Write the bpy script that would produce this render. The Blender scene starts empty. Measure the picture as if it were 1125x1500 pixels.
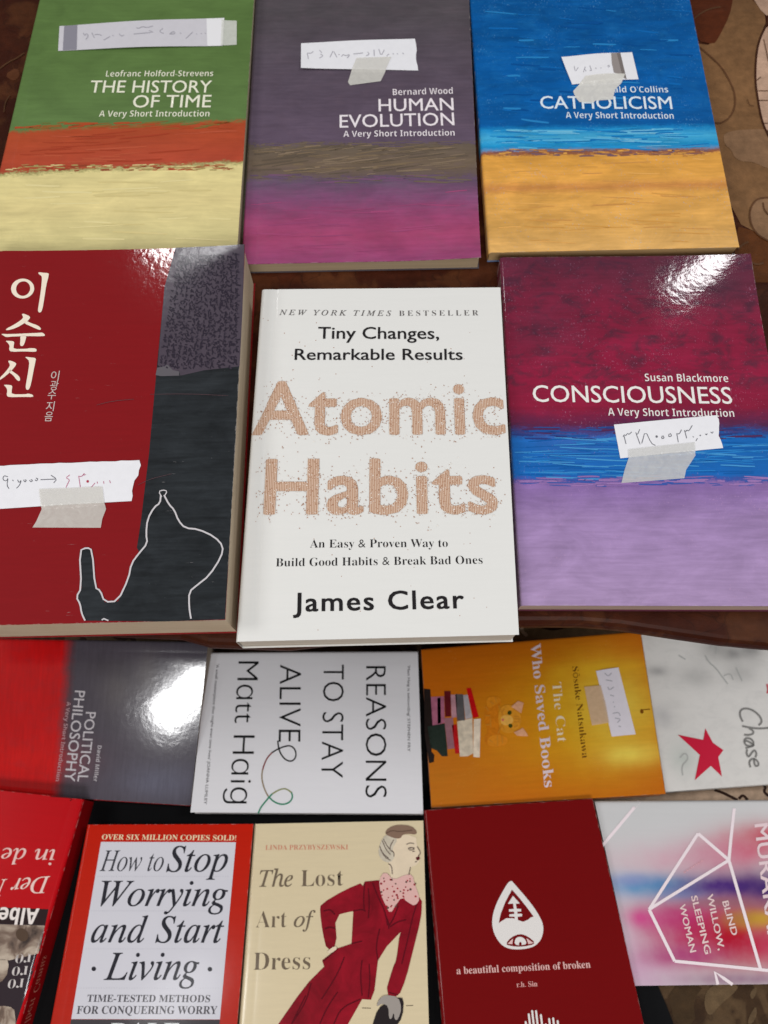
import bpy, math, random, os
from mathutils import Vector, Matrix
from mathutils.geometry import tessellate_polygon
random.seed(7)
SC = bpy.context.scene
COL = SC.collection
R = math.radians

# ------------------------------------------------------------------ camera
F, CX, CY = 1126.0, 562.5, 750.0          # focal length and centre, measured on the 1125 x 1500 photograph
D_LOW, D_SHELF = 0.585, 0.388             # metres from the lens down to the low table and to the raised shelf

def up_in_cam(th, ro):
    th, ro = R(th), R(ro)
    return Vector((math.sin(ro)*math.cos(th), math.cos(ro)*math.cos(th), math.sin(th))).normalized()

N_LOW_C, N_SHELF_C = up_in_cam(64.5, -4.0), up_in_cam(70.5, -1.0)
_z = N_LOW_C
_y = Vector((0, 0, -1)); _y = (_y - _z*_y.dot(_z)).normalized()
_x = _y.cross(_z)
M = Matrix((_x, _y, _z))                  # camera axes -> world axes
CAM = Vector((0, 0, D_LOW))
N_LOW = Vector((0, 0, 1))
N_SHELF = (M @ N_SHELF_C).normalized()

cd = bpy.data.cameras.new('camera'); cam = bpy.data.objects.new('camera', cd); COL.objects.link(cam)
cam.matrix_world = Matrix.Translation(CAM) @ M.to_4x4()
cd.sensor_fit = 'VERTICAL'; cd.sensor_height = 36.0; cd.sensor_width = 27.0; cd.lens = F/1500*36
cd.clip_start = 0.01; cd.clip_end = 50
cd.dof.use_dof = True; cd.dof.focus_distance = 0.375; cd.dof.aperture_fstop = 13.0
SC.camera = cam

def ray(px):
    return (M @ Vector(((px[0]-CX)/F, -(px[1]-CY)/F, -1.0)))
def hit(px, n, d):
    """point where the ray of a photo pixel meets the plane at distance d below the lens"""
    r = ray(px); return CAM + r*(-d/r.dot(n))

# ------------------------------------------------------------------ light
world = bpy.data.worlds.new('World'); SC.world = world; world.use_nodes = True
wb = world.node_tree.nodes['Background']
wb.inputs[0].default_value = (1.0, 0.93, 0.86, 1); wb.inputs[1].default_value = 0.11
SC.view_settings.view_transform = 'Standard'; SC.view_settings.look = 'None'
SC.view_settings.exposure = 0.20; SC.view_settings.gamma = 1.0

def lamp(name, loc, target, sx, sy, power, col=(1, 1, 1)):
    l = bpy.data.lights.new(name, 'AREA'); l.shape = 'RECTANGLE'; l.size = sx; l.size_y = sy
    l.energy = power; l.color = col
    o = bpy.data.objects.new(name, l); COL.objects.link(o); o.location = loc
    o.rotation_euler = (Vector(target)-Vector(loc)).to_track_quat('-Z', 'Y').to_euler()
    return o
def mirror_lamp(name, px, n, d, dist, sx, sy, power, col=(1, 1, 1)):
    p = hit(px, n, d); v = ray(px).normalized(); r = v - 2*v.dot(n)*n
    return lamp(name, p + r*dist, p, sx, sy, power, col)

lamp('ceiling_lamp', (-2.10, 0.30, 2.3), (0, 0.15, 0.15), 0.9, 0.9, 20, (1, 0.98, 0.95))
lamp('ceiling_lamp', (1.95, 0.32, 2.3), (0, 0.15, 0.15), 0.9, 0.9, 18, (0.96, 0.98, 1.0))
lamp('front_fill', (0.1, -1.9, 1.9), (0, 0.2, 0.05), 1.2, 0.6, 33, (1, 0.99, 0.97))  # added fill light, brightens the low books under the shelf
TILT_N = (Matrix.Rotation(R(12), 3, 'X') @ N_LOW).normalized()
mirror_lamp('spot_panel', (243, 382), N_SHELF, 0.36, 2.3, 0.11, 0.13, 1.3)
mirror_lamp('spot_panel', (270, 1020), TILT_N, 0.560, 2.2, 0.12, 0.25, 4.0)
mirror_lamp('spot_panel', (1008, 408), N_SHELF, 0.376, 2.3, 0.095, 0.13, 0.8)

# ------------------------------------------------------------------ materials
def lin(c):
    return tuple(((x/255)/12.92 if x/255 <= 0.04045 else ((x/255+0.055)/1.055)**2.4) for x in c)
def rgba(c, k=1.0):
    return tuple(min(0.95, x*k) for x in lin(c)) + (1,)

class NT:
    def __init__(s, name):
        s.m = bpy.data.materials.new(name); s.m.use_nodes = True
        s.t = s.m.node_tree; s.b = s.t.nodes['Principled BSDF']
    def n(s, typ, **kw):
        o = s.t.nodes.new(typ)
        for k, v in kw.items(): setattr(o, k, v)
        return o
    def l(s, a, b): s.t.links.new(a, b)
    def math(s, op, a, b=None, c=None, clamp=False):
        o = s.n('ShaderNodeMath', operation=op); o.use_clamp = clamp
        for i, v in enumerate((a, b, c)):
            if v is None: continue
            if isinstance(v, (int, float)): o.inputs[i].default_value = v
            else: s.l(v, o.inputs[i])
        return o.outputs[0]
    def mix(s, f, a, b, mode='MIX'):
        o = s.n('ShaderNodeMix', data_type='RGBA', blend_type=mode)
        if isinstance(f, (int, float)): o.inputs[0].default_value = f
        else: s.l(f, o.inputs[0])
        for i, v in ((6, a), (7, b)):
            if isinstance(v, tuple): o.inputs[i].default_value = v
            else: s.l(v, o.inputs[i])
        return o.outputs[2]
    def noise(s, vec, scale, detail=3, rough=0.55, dist=0.0):
        o = s.n('ShaderNodeTexNoise'); o.inputs['Scale'].default_value = scale
        o.inputs['Detail'].default_value = detail; o.inputs['Roughness'].default_value = rough
        o.inputs['Distortion'].default_value = dist
        s.l(vec, o.inputs['Vector']); return o.outputs[0]
    def scale(s, vec, v, off=(0, 0, 0)):
        o = s.n('ShaderNodeMapping'); o.inputs['Scale'].default_value = v; o.inputs['Location'].default_value = off
        s.l(vec, o.inputs[0]); return o.outputs[0]
    def ramp(s, f, stops, interp='LINEAR'):
        o = s.n('ShaderNodeValToRGB'); e = o.color_ramp; e.interpolation = interp
        while len(e.elements) < len(stops): e.elements.new(0.5)
        for el, (p, c) in zip(e.elements, sorted(stops, key=lambda q: q[0])):
            el.position = p; el.color = c
        s.l(f, o.inputs[0]); return o.outputs[0]

def gloss(nt, rough=0.55, coat=0.55, coat_rough=0.10, crinkle=0.03, wave=0.05, vec=None, spec=0.05, coat_ior=1.5):
    b = nt.b
    b.inputs['Roughness'].default_value = rough; b.inputs['Specular IOR Level'].default_value = spec
    b.inputs['Coat Weight'].default_value = coat; b.inputs['Coat Roughness'].default_value = coat_rough; b.inputs['Coat IOR'].default_value = coat_ior
    if crinkle or wave:
        if vec is None:
            tc = nt.n('ShaderNodeTexCoord'); vec = tc.outputs['Object']
        a = nt.noise(vec, 260, 2); c = nt.noise(vec, 28, 2)
        h = nt.math('ADD', nt.math('MULTIPLY', a, crinkle*0.02), nt.math('MULTIPLY', c, wave*0.1))
        bp = nt.n('ShaderNodeBump'); bp.inputs['Strength'].default_value = 1.0; bp.inputs['Distance'].default_value = 0.02
        nt.l(h, bp.inputs['Height']); nt.l(bp.outputs[0], b.inputs['Normal']); nt.l(bp.outputs[0], b.inputs['Coat Normal'])

INKS = {}
def ink(c, k=1.0, coat=0.5, rough=0.45):
    key = (tuple(c), k, coat, rough)
    if key not in INKS:
        nt = NT('ink'); nt.b.inputs['Base Color'].default_value = rgba(c, k)
        gloss(nt, rough, coat, 0.10, 0, 0)
        INKS[key] = nt.m
    return INKS[key]

def art(c, var=0.2, sc=70, coat=0.4):
    nt = NT('printed_art'); v = nt.n('ShaderNodeTexCoord').outputs['Object']
    f = nt.noise(v, sc, 5, 0.65, 0.6)
    nt.l(nt.mix(1.0, rgba(c), nt.ramp(f, [(0.3, (1-var,)*3+(1,)), (0.7, (1+var,)*3+(1,))]), 'MULTIPLY'), nt.b.inputs['Base Color'])
    gloss(nt, 0.5, coat, 0.14, 0, 0)
    return nt.m
PAGES = {}
def page_mat(c):
    if c not in PAGES:
        nt = NT('page_edges'); tc = nt.n('ShaderNodeTexCoord')
        v = nt.scale(tc.outputs['Object'], (14, 14, 1500))
        f = nt.noise(v, 1.0, 2)
        big = nt.noise(tc.outputs['Object'], 40, 2)
        col = nt.mix(f, rgba(c, 0.55), rgba(c, 1.22))
        col = nt.mix(nt.math('MULTIPLY', big, 0.35), col, rgba((170, 140, 105)))
        nt.l(col, nt.b.inputs['Base Color']); nt.b.inputs['Roughness'].default_value = 0.85
        bp = nt.n('ShaderNodeBump'); bp.inputs['Strength'].default_value = 0.5; bp.inputs['Distance'].default_value = 0.0004
        nt.l(f, bp.inputs['Height']); nt.l(bp.outputs[0], nt.b.inputs['Normal'])
        PAGES[c] = nt.m
    return PAGES[c]

# ------------------------------------------------------------------ lettering
STY = {  # code-point bases for capitals and small letters, outline offset, extra stem weight
    'sans': (None, None, 0.0, 0), 'thin': (None, None, -0.022, 0), 'light': (None, None, -0.012, 0), 'bold': (None, None, 0.0, 0.0145),
    'semi': (None, None, 0.0, 0.005), 'med': (None, None, 0.0, 0.010), 'grot': (0x1D5D4, 0x1D5EE, -0.016, 0), 'grotb': (0x1D5D4, 0x1D5EE, 0.0, 0.006),
    'heavy': (None, None, 0.0, 0.0155),
    'serifb': (0x1D400, 0x1D41A, 0.0, 0), 'serif': (0x1D400, 0x1D41A, -0.012, 0), 'seriflt': (0x1D400, 0x1D41A, -0.016, 0),
    'it': (0x1D434, 0x1D44E, 0.0, 0.004), 'itb': (0x1D434, 0x1D44E, 0.0, 0.010), 'itl': (0x1D434, 0x1D44E, 0.0, 0),
}
def conv(s, st):
    U, L = STY[st][:2]
    if U is None: return s
    out = ''
    for c in s:
        if 'A' <= c <= 'Z': out += chr(U+ord(c)-65)
        elif 'a' <= c <= 'z':
            out += '\u210e' if (c == 'h' and U == 0x1D434) else chr(L+ord(c)-97)
        else: out += c
    return out
TEXTQ = []
def make_text(s, st, sp=1.0):
    cu = bpy.data.curves.new('lettering', 'FONT'); cu.body = conv(s, st); cu.offset = STY[st][2]
    cu.resolution_u = 3; cu.space_character = sp
    o = bpy.data.objects.new('lettering', cu); COL.objects.link(o)
    return o
def resolve_texts():
    caps = {}
    for st in STY: caps[st] = make_text('H', st)
    bpy.context.view_layer.update()
    dg = bpy.context.evaluated_depsgraph_get()
    def get(o):
        me = bpy.data.meshes.new_from_object(o.evaluated_get(dg))
        vs = [v.co.copy() for v in me.vertices]; fs = [tuple(p.vertices) for p in me.polygons]
        bpy.data.meshes.remove(me); return vs, fs
    cap = {st: max(v.y for v in get(o)[0]) for st, o in caps.items()}
    for (owner, o, st, kw) in TEXTQ:
        vs, fs = get(o)
        owner.put_text(vs, fs, cap[st], wt=STY[st][3], **kw)
    for o in [o for o in SC.objects if o.type == 'FONT']:
        cu = o.data; bpy.data.objects.remove(o); bpy.data.curves.remove(cu)

# ------------------------------------------------------------------ printed surfaces
def split_tris(P, tris, maxe):
    P = list(P); cache = {}; out = []; stack = [tuple(t) for t in tris]
    while stack:
        t = stack.pop()
        e = [((P[t[i]]-P[t[(i+1) % 3]]).length, i) for i in range(3)]
        L, i = max(e)
        if L <= maxe: out.append(t); continue
        a, b, c = t[i], t[(i+1) % 3], t[(i+2) % 3]
        k = (min(a, b), max(a, b))
        if k not in cache: P.append((P[a]+P[b])/2); cache[k] = len(P)-1
        m = cache[k]; stack += [(a, m, c), (m, b, c)]
    return P, out

class Sheet:
    """collects printed shapes that lie on a surface of one mesh; P turns a photo pixel into a point of that surface"""
    EPS = 0.00010
    MAXE = 0.008
    def setup(s):
        s.V, s.Fc, s.Mi, s.UV, s.mats = [], [], [], [], []
    def slot(s, m):
        if m not in s.mats: s.mats.append(m)
        return s.mats.index(m)
    def face(s, pts, m, uv=None):
        b = len(s.V); s.V += [Vector(p) for p in pts]
        s.Fc.append(tuple(range(b, b+len(pts)))); s.Mi.append(s.slot(m)); s.UV.append(uv or [(0, 0)]*len(pts))
    def mesh_add(s, vs, fs, m):
        b = len(s.V); s.V += vs; k = s.slot(m)
        for f in fs:
            s.Fc.append(tuple(i+b for i in f)); s.Mi.append(k); s.UV.append([(0, 0)]*len(f))
    def raw(s, px): raise NotImplementedError
    def lift(s, p, layer): raise NotImplementedError
    def P(s, px, layer=1): return s.lift(s.raw(px), layer)
    def uvpx(s, v):
        return [s.uv_of(p) for p in v]
    def poly(s, pts, m, layer=1, smooth=0):
        if smooth: pts = chaikin(pts, smooth, True)
        flat = [s.raw(p) for p in pts]
        tris = tessellate_polygon([[Vector((p[0], p[1], 0)) for p in pts]])
        flat, tris = split_tris(flat, tris, s.MAXE)
        p3 = [s.lift(p, layer) for p in flat]
        b = len(s.V); s.V += p3; k = s.slot(m)
        n0 = s.normal()
        for t in tris:
            a, bb, c = (p3[i] for i in t)
            if (bb-a).cross(c-a).dot(n0) < 0: t = (t[0], t[2], t[1])
            s.Fc.append(tuple(i+b for i in t)); s.Mi.append(k); s.UV.append([s.uv_of(p3[i]) for i in t])
    def stroke(s, pts, w, m, layer=2, smooth=2, closed=False, taper=False):
        s.nst = getattr(s, 'nst', 0) + 1; layer = layer + 0.06*(s.nst % 12)
        if smooth: pts = chaikin(pts, smooth, closed)
        pts = resample(pts, 12, closed)
        n = len(pts); Ls, Rs = [], []
        for i, p in enumerate(pts):
            a = pts[i-1] if (i > 0 or closed) else p
            c = pts[(i+1) % n] if (i < n-1 or closed) else p
            dx, dy = c[0]-a[0], c[1]-a[1]; L = math.hypot(dx, dy) or 1
            ww = w*0.5
            if taper: ww *= 0.45+0.75*math.sin(math.pi*(0.15+0.7*i/(n-1)))
            nx, ny = -dy/L*ww, dx/L*ww
            Ls.append(s.P((p[0]+nx, p[1]+ny), layer)); Rs.append(s.P((p[0]-nx, p[1]-ny), layer))
        for i in range(n if closed else n-1):
            j = (i+1) % n
            s.face([Ls[i], Ls[j], Rs[j], Rs[i]], m)
    def disc(s, c, r, m, layer=2, k=8, ry=None):
        s.poly([(c[0]+r*math.cos(2*math.pi*i/k), c[1]+(ry or r)*math.sin(2*math.pi*i/k)) for i in range(k)], m, layer)
    def text(s, str_, pL, pR, up, st, m, layer=2, sp=1.0, shear=False):
        if isinstance(up, (int, float)): up = (0, -up)
        TEXTQ.append((s, make_text(str_, st, sp), st, dict(pL=pL, pR=pR, up=up, m=m, layer=layer, shear=shear)))
    def put_text(s, vs, fs, cap, pL, pR, up, m, layer, shear, wt=0):
        A = s.raw(pL); ex = s.raw(pR)-A; uy = s.raw((pL[0]+up[0], pL[1]+up[1]))-A
        if not shear: uy = uy - ex*(uy.dot(ex)/ex.dot(ex))
        x0 = min(v.x for v in vs); x1 = max(v.x for v in vs)
        for k, (dx, dy) in enumerate([(0, 0)] if not wt else [(0, 0), (wt, wt*.6), (-wt, wt*.6), (wt, -wt*.6), (-wt, -wt*.6)] + ([(wt*1.15, 0), (-wt*1.15, 0), (0, wt), (0, -wt)] if wt > .015 else [])):
            out = [s.lift(A + ex*((v.x+dx-x0)/(x1-x0)) + uy*((v.y+dy)/cap), layer+0.10*k) for v in vs]
            s.mesh_add(out, fs, m)
    def build(s, name, parent=None):
        me = bpy.data.meshes.new(name)
        me.from_pydata([tuple(v) for v in s.V], [], s.Fc)
        for m in s.mats: me.materials.append(m)
        me.polygons.foreach_set('material_index', s.Mi)
        uvl = me.uv_layers.new(name='UVMap'); flat = [c for f in s.UV for uv in f for c in uv]
        uvl.data.foreach_set('uv', flat); me.update()
        o = bpy.data.objects.new(name, me); COL.objects.link(o)
        if parent: o.parent = parent
        return o

def chaikin(pts, k, closed):
    for _ in range(k):
        out = []
        n = len(pts)
        if not closed: out.append(pts[0])
        for i in range(n if closed else n-1):
            a, b = pts[i], pts[(i+1) % n]
            out.append((a[0]*.75+b[0]*.25, a[1]*.75+b[1]*.25)); out.append((a[0]*.25+b[0]*.75, a[1]*.25+b[1]*.75))
        if not closed: out.append(pts[-1])
        pts = out
    return pts
def resample(pts, step, closed):
    out = []; n = len(pts)
    for i in range(n if closed else n-1):
        a, b = pts[i], pts[(i+1) % n]; k = max(1, int(math.hypot(b[0]-a[0], b[1]-a[1])/step))
        out += [(a[0]+(b[0]-a[0])*j/k, a[1]+(b[1]-a[1])*j/k) for j in range(k)]
    if not closed: out.append(pts[-1])
    return out
def Z(x0, y0, k):
    """points read in an enlargement of the photograph -> photo pixels"""
    return lambda *pts: [(x0+a/k, y0+b/k) for a, b in pts]

def tag(o, label, cat, group=None, kind=None):
    o['label'] = label; o['category'] = cat
    if group: o['group'] = group
    if kind: o['kind'] = kind

class Book(Sheet):
    def __init__(s, label, quad, t, shelf=True, spine='L', tilt=0.0, page=(212, 196, 168), lift=(0, 0, 0, 0), group=None, crease=None):
        s.crease = crease if crease is not None else (0.00022 if shelf else 0.00004)
        s.setup(); s.label = label; s.t = t; s.spine = spine; s.page = page; s.group = group
        s.nb = N_SHELF if shelf else N_LOW; D = D_SHELF if shelf else D_LOW - 0.0018
        d = D - t - 0.0008
        s.n = s.nb; s.d = d
        if tilt:                                   # cover raised along its far edge
            s.n = (Matrix.Rotation(R(tilt), 3, 'X') @ s.nb).normalized()
            q = hit(((quad[2][0]+quad[3][0])/2, (quad[2][1]+quad[3][1])/2), s.nb, d)
            s.d = -(q-CAM).dot(s.n)
        W = [hit(p, s.n, s.d) for p in quad]
        x = (W[1]-W[0] + W[2]-W[3]); x = (x - s.nb*x.dot(s.nb)).normalized()
        y = s.nb.cross(x)
        c = sum(W, Vector())/4
        base = c - s.nb*((c-CAM).dot(s.nb) + D - 0.0006)      # on the cloth
        s.mat = Matrix((x, y, s.nb)).transposed().to_4x4(); s.mat.translation = base
        s.inv = s.mat.inverted()
        s.C = [s.inv @ w for w in W]               # TL TR BR BL
        s.nl = (s.inv.to_3x3() @ s.n).normalized()
        s.w = ((s.C[1]-s.C[0]).length + (s.C[2]-s.C[3]).length)/2
        s.h = ((s.C[3]-s.C[0]).length + (s.C[2]-s.C[1]).length)/2
        s.lifts = lift; s.quad = quad
    def normal(s): return s.nl
    def raw(s, px): return s.inv @ hit(px, s.n, s.d)
    def bil(s, u, v):
        a, b, c, d = s.C
        return (a*(1-u)+b*u)*(1-v) + (d*(1-u)+c*u)*v
    def uv_of(s, p):
        u = v = 0.5
        for _ in range(6):
            a, b, c, d = s.C
            q = s.bil(u, v); du = (b-a)*(1-v)+(c-d)*v; dv = (d-a)*(1-u)+(c-b)*u
            e = p-q; A = du.x*dv.y-du.y*dv.x
            u += (e.x*dv.y-e.y*dv.x)/A; v += (du.x*e.y-du.y*e.x)/A
        return (u, v)
    def spine_d(s, u, v):
        return {'L': u*s.w, 'R': (1-u)*s.w, 'T': v*s.h, 'B': (1-v)*s.h}[s.spine]
    def dz(s, u, v):
        d = max(0.0, s.spine_d(u, v)); z = 0.0
        r = 0.0022
        if d < r: z -= r*0.75*(1-math.sqrt(max(0, 1-(1-d/r)**2)))
        z -= s.crease*math.exp(-((d-0.0085)/0.0011)**2)
        a, b, c, e = s.lifts                       # TL TR BR BL corners lifted
        for k, (cu, cv) in zip((a, b, c, e), ((0, 0), (1, 0), (1, 1), (0, 1))):
            if k:
                q = max(0.0, 1-math.hypot((u-cu)*s.w, (v-cv)*s.h)/0.055)
                z += k*q*q
        return z
    def lift(s, p, layer):
        u, v = s.uv_of(p)
        return p + s.nl*(s.dz(u, v) + s.EPS*layer)
    def Us(s):
        e = [0, .0004, .0009, .0015, .0022, .004, .0065, .0075, .0085, .0095, .0105, .013]
        L = s.w if s.spine in 'LR' else s.h
        a = sorted(set([x/L for x in e] + [0.013/L + (1-0.013/L)*i/14 for i in range(15)]))
        return a
    def finish(s, front, spine_mat=None, extra=None):
        root = bpy.data.objects.new('book', None); COL.objects.link(root); root.empty_display_size = 0.02
        root.matrix_world = s.mat; tag(root, s.label, 'book', s.group)
        spine_mat = spine_mat or front
        main = s.Us(); other = [i/16 for i in range(17)]
        if s.spine in 'RB': main = [1-x for x in reversed(main)]
        us, vs = (main, other) if s.spine in 'LR' else (other, main)
        T = 0.00035
        g = [[s.bil(u, v) + s.nl*s.dz(u, v) for u in us] for v in vs]
        lo = [[p - Vector((0, 0, T)) for p in row] for row in g]
        cov = Sheet.__new__(Sheet); cov.setup()
        nu, nv = len(us), len(vs)
        for j in range(nv-1):
            for i in range(nu-1):
                uv = [(us[i], vs[j+1]), (us[i+1], vs[j+1]), (us[i+1], vs[j]), (us[i], vs[j])]
                cov.face([g[j+1][i], g[j+1][i+1], g[j][i+1], g[j][i]], front, uv)
                cov.face([lo[j][i], lo[j][i+1], lo[j+1][i+1], lo[j+1][i]], spine_mat)
        ring = [(0, i) for i in range(nu)] + [(j, nu-1) for j in range(1, nv)] + [(nv-1, i) for i in range(nu-2, -1, -1)] + [(j, 0) for j in range(nv-2, 0, -1)]
        uvr = lambda q: (us[q[1]], vs[q[0]])
        for a, b in zip(ring, ring[1:]+ring[:1]):
            cov.face([g[a[0]][a[1]], g[b[0]][b[1]], lo[b[0]][b[1]], lo[a[0]][a[1]]], front, [uvr(a), uvr(b), uvr(b), uvr(a)])
        # spine wall and back cover
        side = {'L': [(j, 0) for j in range(nv)], 'R': [(j, nu-1) for j in range(nv)],
                'T': [(0, i) for i in range(nu)], 'B': [(nv-1, i) for i in range(nu)]}[s.spine]
        for a, b in zip(side, side[1:]):
            A, B = lo[a[0]][a[1]], lo[b[0]][b[1]]
            cov.face([A, B, Vector((B.x, B.y, 0)), Vector((A.x, A.y, 0))], spine_mat, [uvr(a), uvr(b), uvr(b), uvr(a)])
        fl = [Vector((p.x, p.y, 0)) for p in s.C]
        fh = [Vector((p.x, p.y, T)) for p in s.C]
        cov.face(fl, spine_mat); cov.face(list(reversed(fh)), spine_mat)
        for i in range(4): cov.face([fl[i], fl[(i+1) % 4], fh[(i+1) % 4], fh[i]], spine_mat)
        # weld the smooth top
        k0 = len(s.V)
        s.V, s.Fc, s.Mi, s.UV, s.mats = cov.V + s.V, cov.Fc + [tuple(i+len(cov.V) for i in f) for f in s.Fc], \
            cov.Mi + [m+len(cov.mats) for m in s.Mi], cov.UV + s.UV, cov.mats + s.mats
        o = s.build('cover', root)
        import bmesh
        bm = bmesh.new(); bm.from_mesh(o.data)
        ntop = len(cov.V)
        bm.verts.ensure_lookup_table()
        bmesh.ops.remove_doubles(bm, verts=bm.verts[:ntop], dist=0.00002)
        for f in bm.faces: f.smooth = True
        for e in bm.edges:
            if len(e.link_faces) == 2 and e.calc_face_angle(0) > R(45): e.smooth = False
        bm.to_mesh(o.data); bm.free()
        # page block
        pb = Sheet.__new__(Sheet); pb.setup(); pm = page_mat(s.page)
        ins = {'L': 0.0010, 'R': 0.0010, 'T': 0.0008, 'B': 0.0008}; ins[s.spine] = 0.0006
        def pt(u, v, top):
            uu = min(max(u, ins['L']/s.w), 1-ins['R']/s.w); vv = min(max(v, ins['T']/s.h), 1-ins['B']/s.h)
            p = s.bil(uu, vv)
            if top:
                q = p + s.nl*min(s.dz(uu, vv), 0.0); q.z -= T+0.00005; return q
            return Vector((p.x, p.y, T+0.00005))
        top = [[pt(u, v, 1) for u in us] for v in vs]
        for j in range(nv-1):
            for i in range(nu-1):
                pb.face([top[j+1][i], top[j+1][i+1], top[j][i+1], top[j][i]], pm)
        for a, b in zip(ring, ring[1:]+ring[:1]):
            pb.face([top[b[0]][b[1]], top[a[0]][a[1]], pt(us[a[1]], vs[a[0]], 0), pt(us[b[1]], vs[b[0]], 0)], pm)
        pb.face([pt(0, 1, 0), pt(0, 0, 0), pt(1, 0, 0), pt(1, 1, 0)], pm)
        pb.build('page_block', root)
        s.root = root
        return root
    # ---- painted cover material
    def paint(s, bands=None, axis='y', base=None, edge=0.02, blobs=(), streak=0.15, streak_dir='u', mottle=0.0, mottle_col=(60, 40, 60), mottle_to=2.0, slope=0.0, cloud=0.0, wear=0.22,
              speck=0.0, speck_col=(250, 250, 250), soft=0.012, k=1.0, scratch=0.0, **gl):
        nt = NT('printed_cover')
        uvn = nt.n('ShaderNodeUVMap'); sep = nt.n('ShaderNodeSeparateXYZ'); nt.l(uvn.outputs[0], sep.inputs[0])
        U, V = sep.outputs[0], sep.outputs[1]
        seed = random.uniform(0, 40)
        cm = nt.scale(uvn.outputs[0], (s.w*100, s.h*100, 1), (seed, seed*1.7, 0))       # centimetres
        st = nt.scale(cm, (0.25, 2.6, 1)) if streak_dir == 'u' else nt.scale(cm, (2.6, 0.25, 1))
        sn = nt.noise(st, 1.6, 5, 0.65, 0.4)
        if bands:
            cen = s.quad
            def pos(px): return s.uv_of(s.raw(px))[1 if axis == 'y' else 0]
            stops = []
            for i, (px, c) in enumerate(bands):
                stops.append((max(0, min(1, pos(px))), rgba(c, k)))
            en = nt.noise(nt.scale(cm, (0.8, 1.6, 1)), 1.2, 6, 0.7)
            en2 = nt.noise(nt.scale(cm, (5, 9, 1)), 1.0, 5, 0.75)
            off = nt.math('ADD', nt.math('MULTIPLY', nt.math('SUBTRACT', en, 0.5), edge),
                          nt.math('MULTIPLY', nt.math('SUBTRACT', en2, 0.5), edge*0.9))
            f = nt.math('ADD', V if axis == 'y' else U, off)
            if slope: f = nt.math('ADD', f, nt.math('MULTIPLY', nt.math('SUBTRACT', U, 0.5), -slope))
            col = nt.ramp(f, stops)
        else:
            col = nt.n('ShaderNodeRGB').outputs[0]; col.default_value = rgba(base, k)
        for (px, ru, rv, c, a) in blobs:
            u0, v0 = s.uv_of(s.raw(px)); pu = s.uv_of(s.raw((px[0]+ru, px[1]))); pv = s.uv_of(s.raw((px[0], px[1]+rv)))
            ku, kv = abs(pu[0]-u0), abs(pv[1]-v0)
            a1 = nt.math('DIVIDE', nt.math('SUBTRACT', U, u0), ku); a2 = nt.math('DIVIDE', nt.math('SUBTRACT', V, v0), kv)
            rr = nt.math('ADD', nt.math('POWER', nt.math('ABSOLUTE', a1), 2.0), nt.math('POWER', nt.math('ABSOLUTE', a2), 2.0))
            wob = nt.math('MULTIPLY', nt.math('SUBTRACT', nt.noise(cm, 0.7, 3), 0.5), 0.9)
            rr = nt.math('ADD', rr, wob)
            fac = nt.math('MULTIPLY', nt.math('POWER', 2.718, nt.math('MULTIPLY', rr, -1.0)), a, clamp=True)
            col = nt.mix(fac, col, rgba(c, k))
        if mottle:
            mn = nt.noise(nt.scale(cm, (0.8, 1.3, 1), (3, 9, 0)), 0.9, 6, 0.68, 0.6)
            mf = nt.math('MULTIPLY', nt.math('SUBTRACT', mn, 0.47), mottle*6, clamp=True)
            if mottle_to < 1: mf = nt.math('MULTIPLY', mf, nt.math('MULTIPLY', nt.math('SUBTRACT', mottle_to, V), 25, clamp=True))
            col = nt.mix(nt.math('MULTIPLY', mf, 0.75), col, rgba(mottle_col, k))
        if streak:
            col = nt.mix(1.0, col, nt.ramp(sn, [(0.25, (1-streak,)*3+(1,)), (0.75, (1+streak*0.6,)*3+(1,))]), 'MULTIPLY')
        if speck:
            sp = nt.noise(nt.scale(cm, (9, 5, 1), (1, 4, 0)), 1.0, 3, 0.8)
            ar = nt.noise(cm, 0.5, 2)
            sf = nt.math('MULTIPLY', nt.math('GREATER_THAN', nt.math('ADD', sp, nt.math('MULTIPLY', ar, 0.28)), 0.80), speck)
            col = nt.mix(sf, col, rgba(speck_col))
        if cloud:
            cn = nt.noise(nt.scale(cm, (0.5, 0.9, 1), (7, 2, 0)), 0.6, 5, 0.6, 0.8)
            col = nt.mix(1.0, col, nt.ramp(cn, [(0.3, (1-cloud,)*3+(1,)), (0.7, (1+cloud,)*3+(1,))]), 'MULTIPLY')
        if wear:
            dU = nt.math('MULTIPLY', nt.math('MINIMUM', U, nt.math('SUBTRACT', 1.0, U)), s.w*1000)
            dV = nt.math('MULTIPLY', nt.math('MINIMUM', V, nt.math('SUBTRACT', 1.0, V)), s.h*1000)
            dm = nt.math('MINIMUM', dU, dV); wn = nt.noise(cm, 1.8, 5, 0.7)
            wf = nt.math('LESS_THAN', dm, nt.math('MULTIPLY', nt.math('SUBTRACT', wn, 0.50), 2.6))
            col = nt.mix(nt.math('MULTIPLY', wf, wear), col, rgba((214, 206, 198)))
        if scratch:
            sc = nt.scale(cm, (0.55, 9, 1), (2, 5, 0))
            sf = nt.math('MULTIPLY', nt.math('GREATER_THAN', nt.noise(sc, 1.0, 4, 0.75, 0.5), 0.70), scratch)
            col = nt.mix(sf, col, rgba((190, 185, 185)))
        nt.l(col, nt.b.inputs['Base Color'])
        gloss(nt, **gl)
        return nt.m

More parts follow.
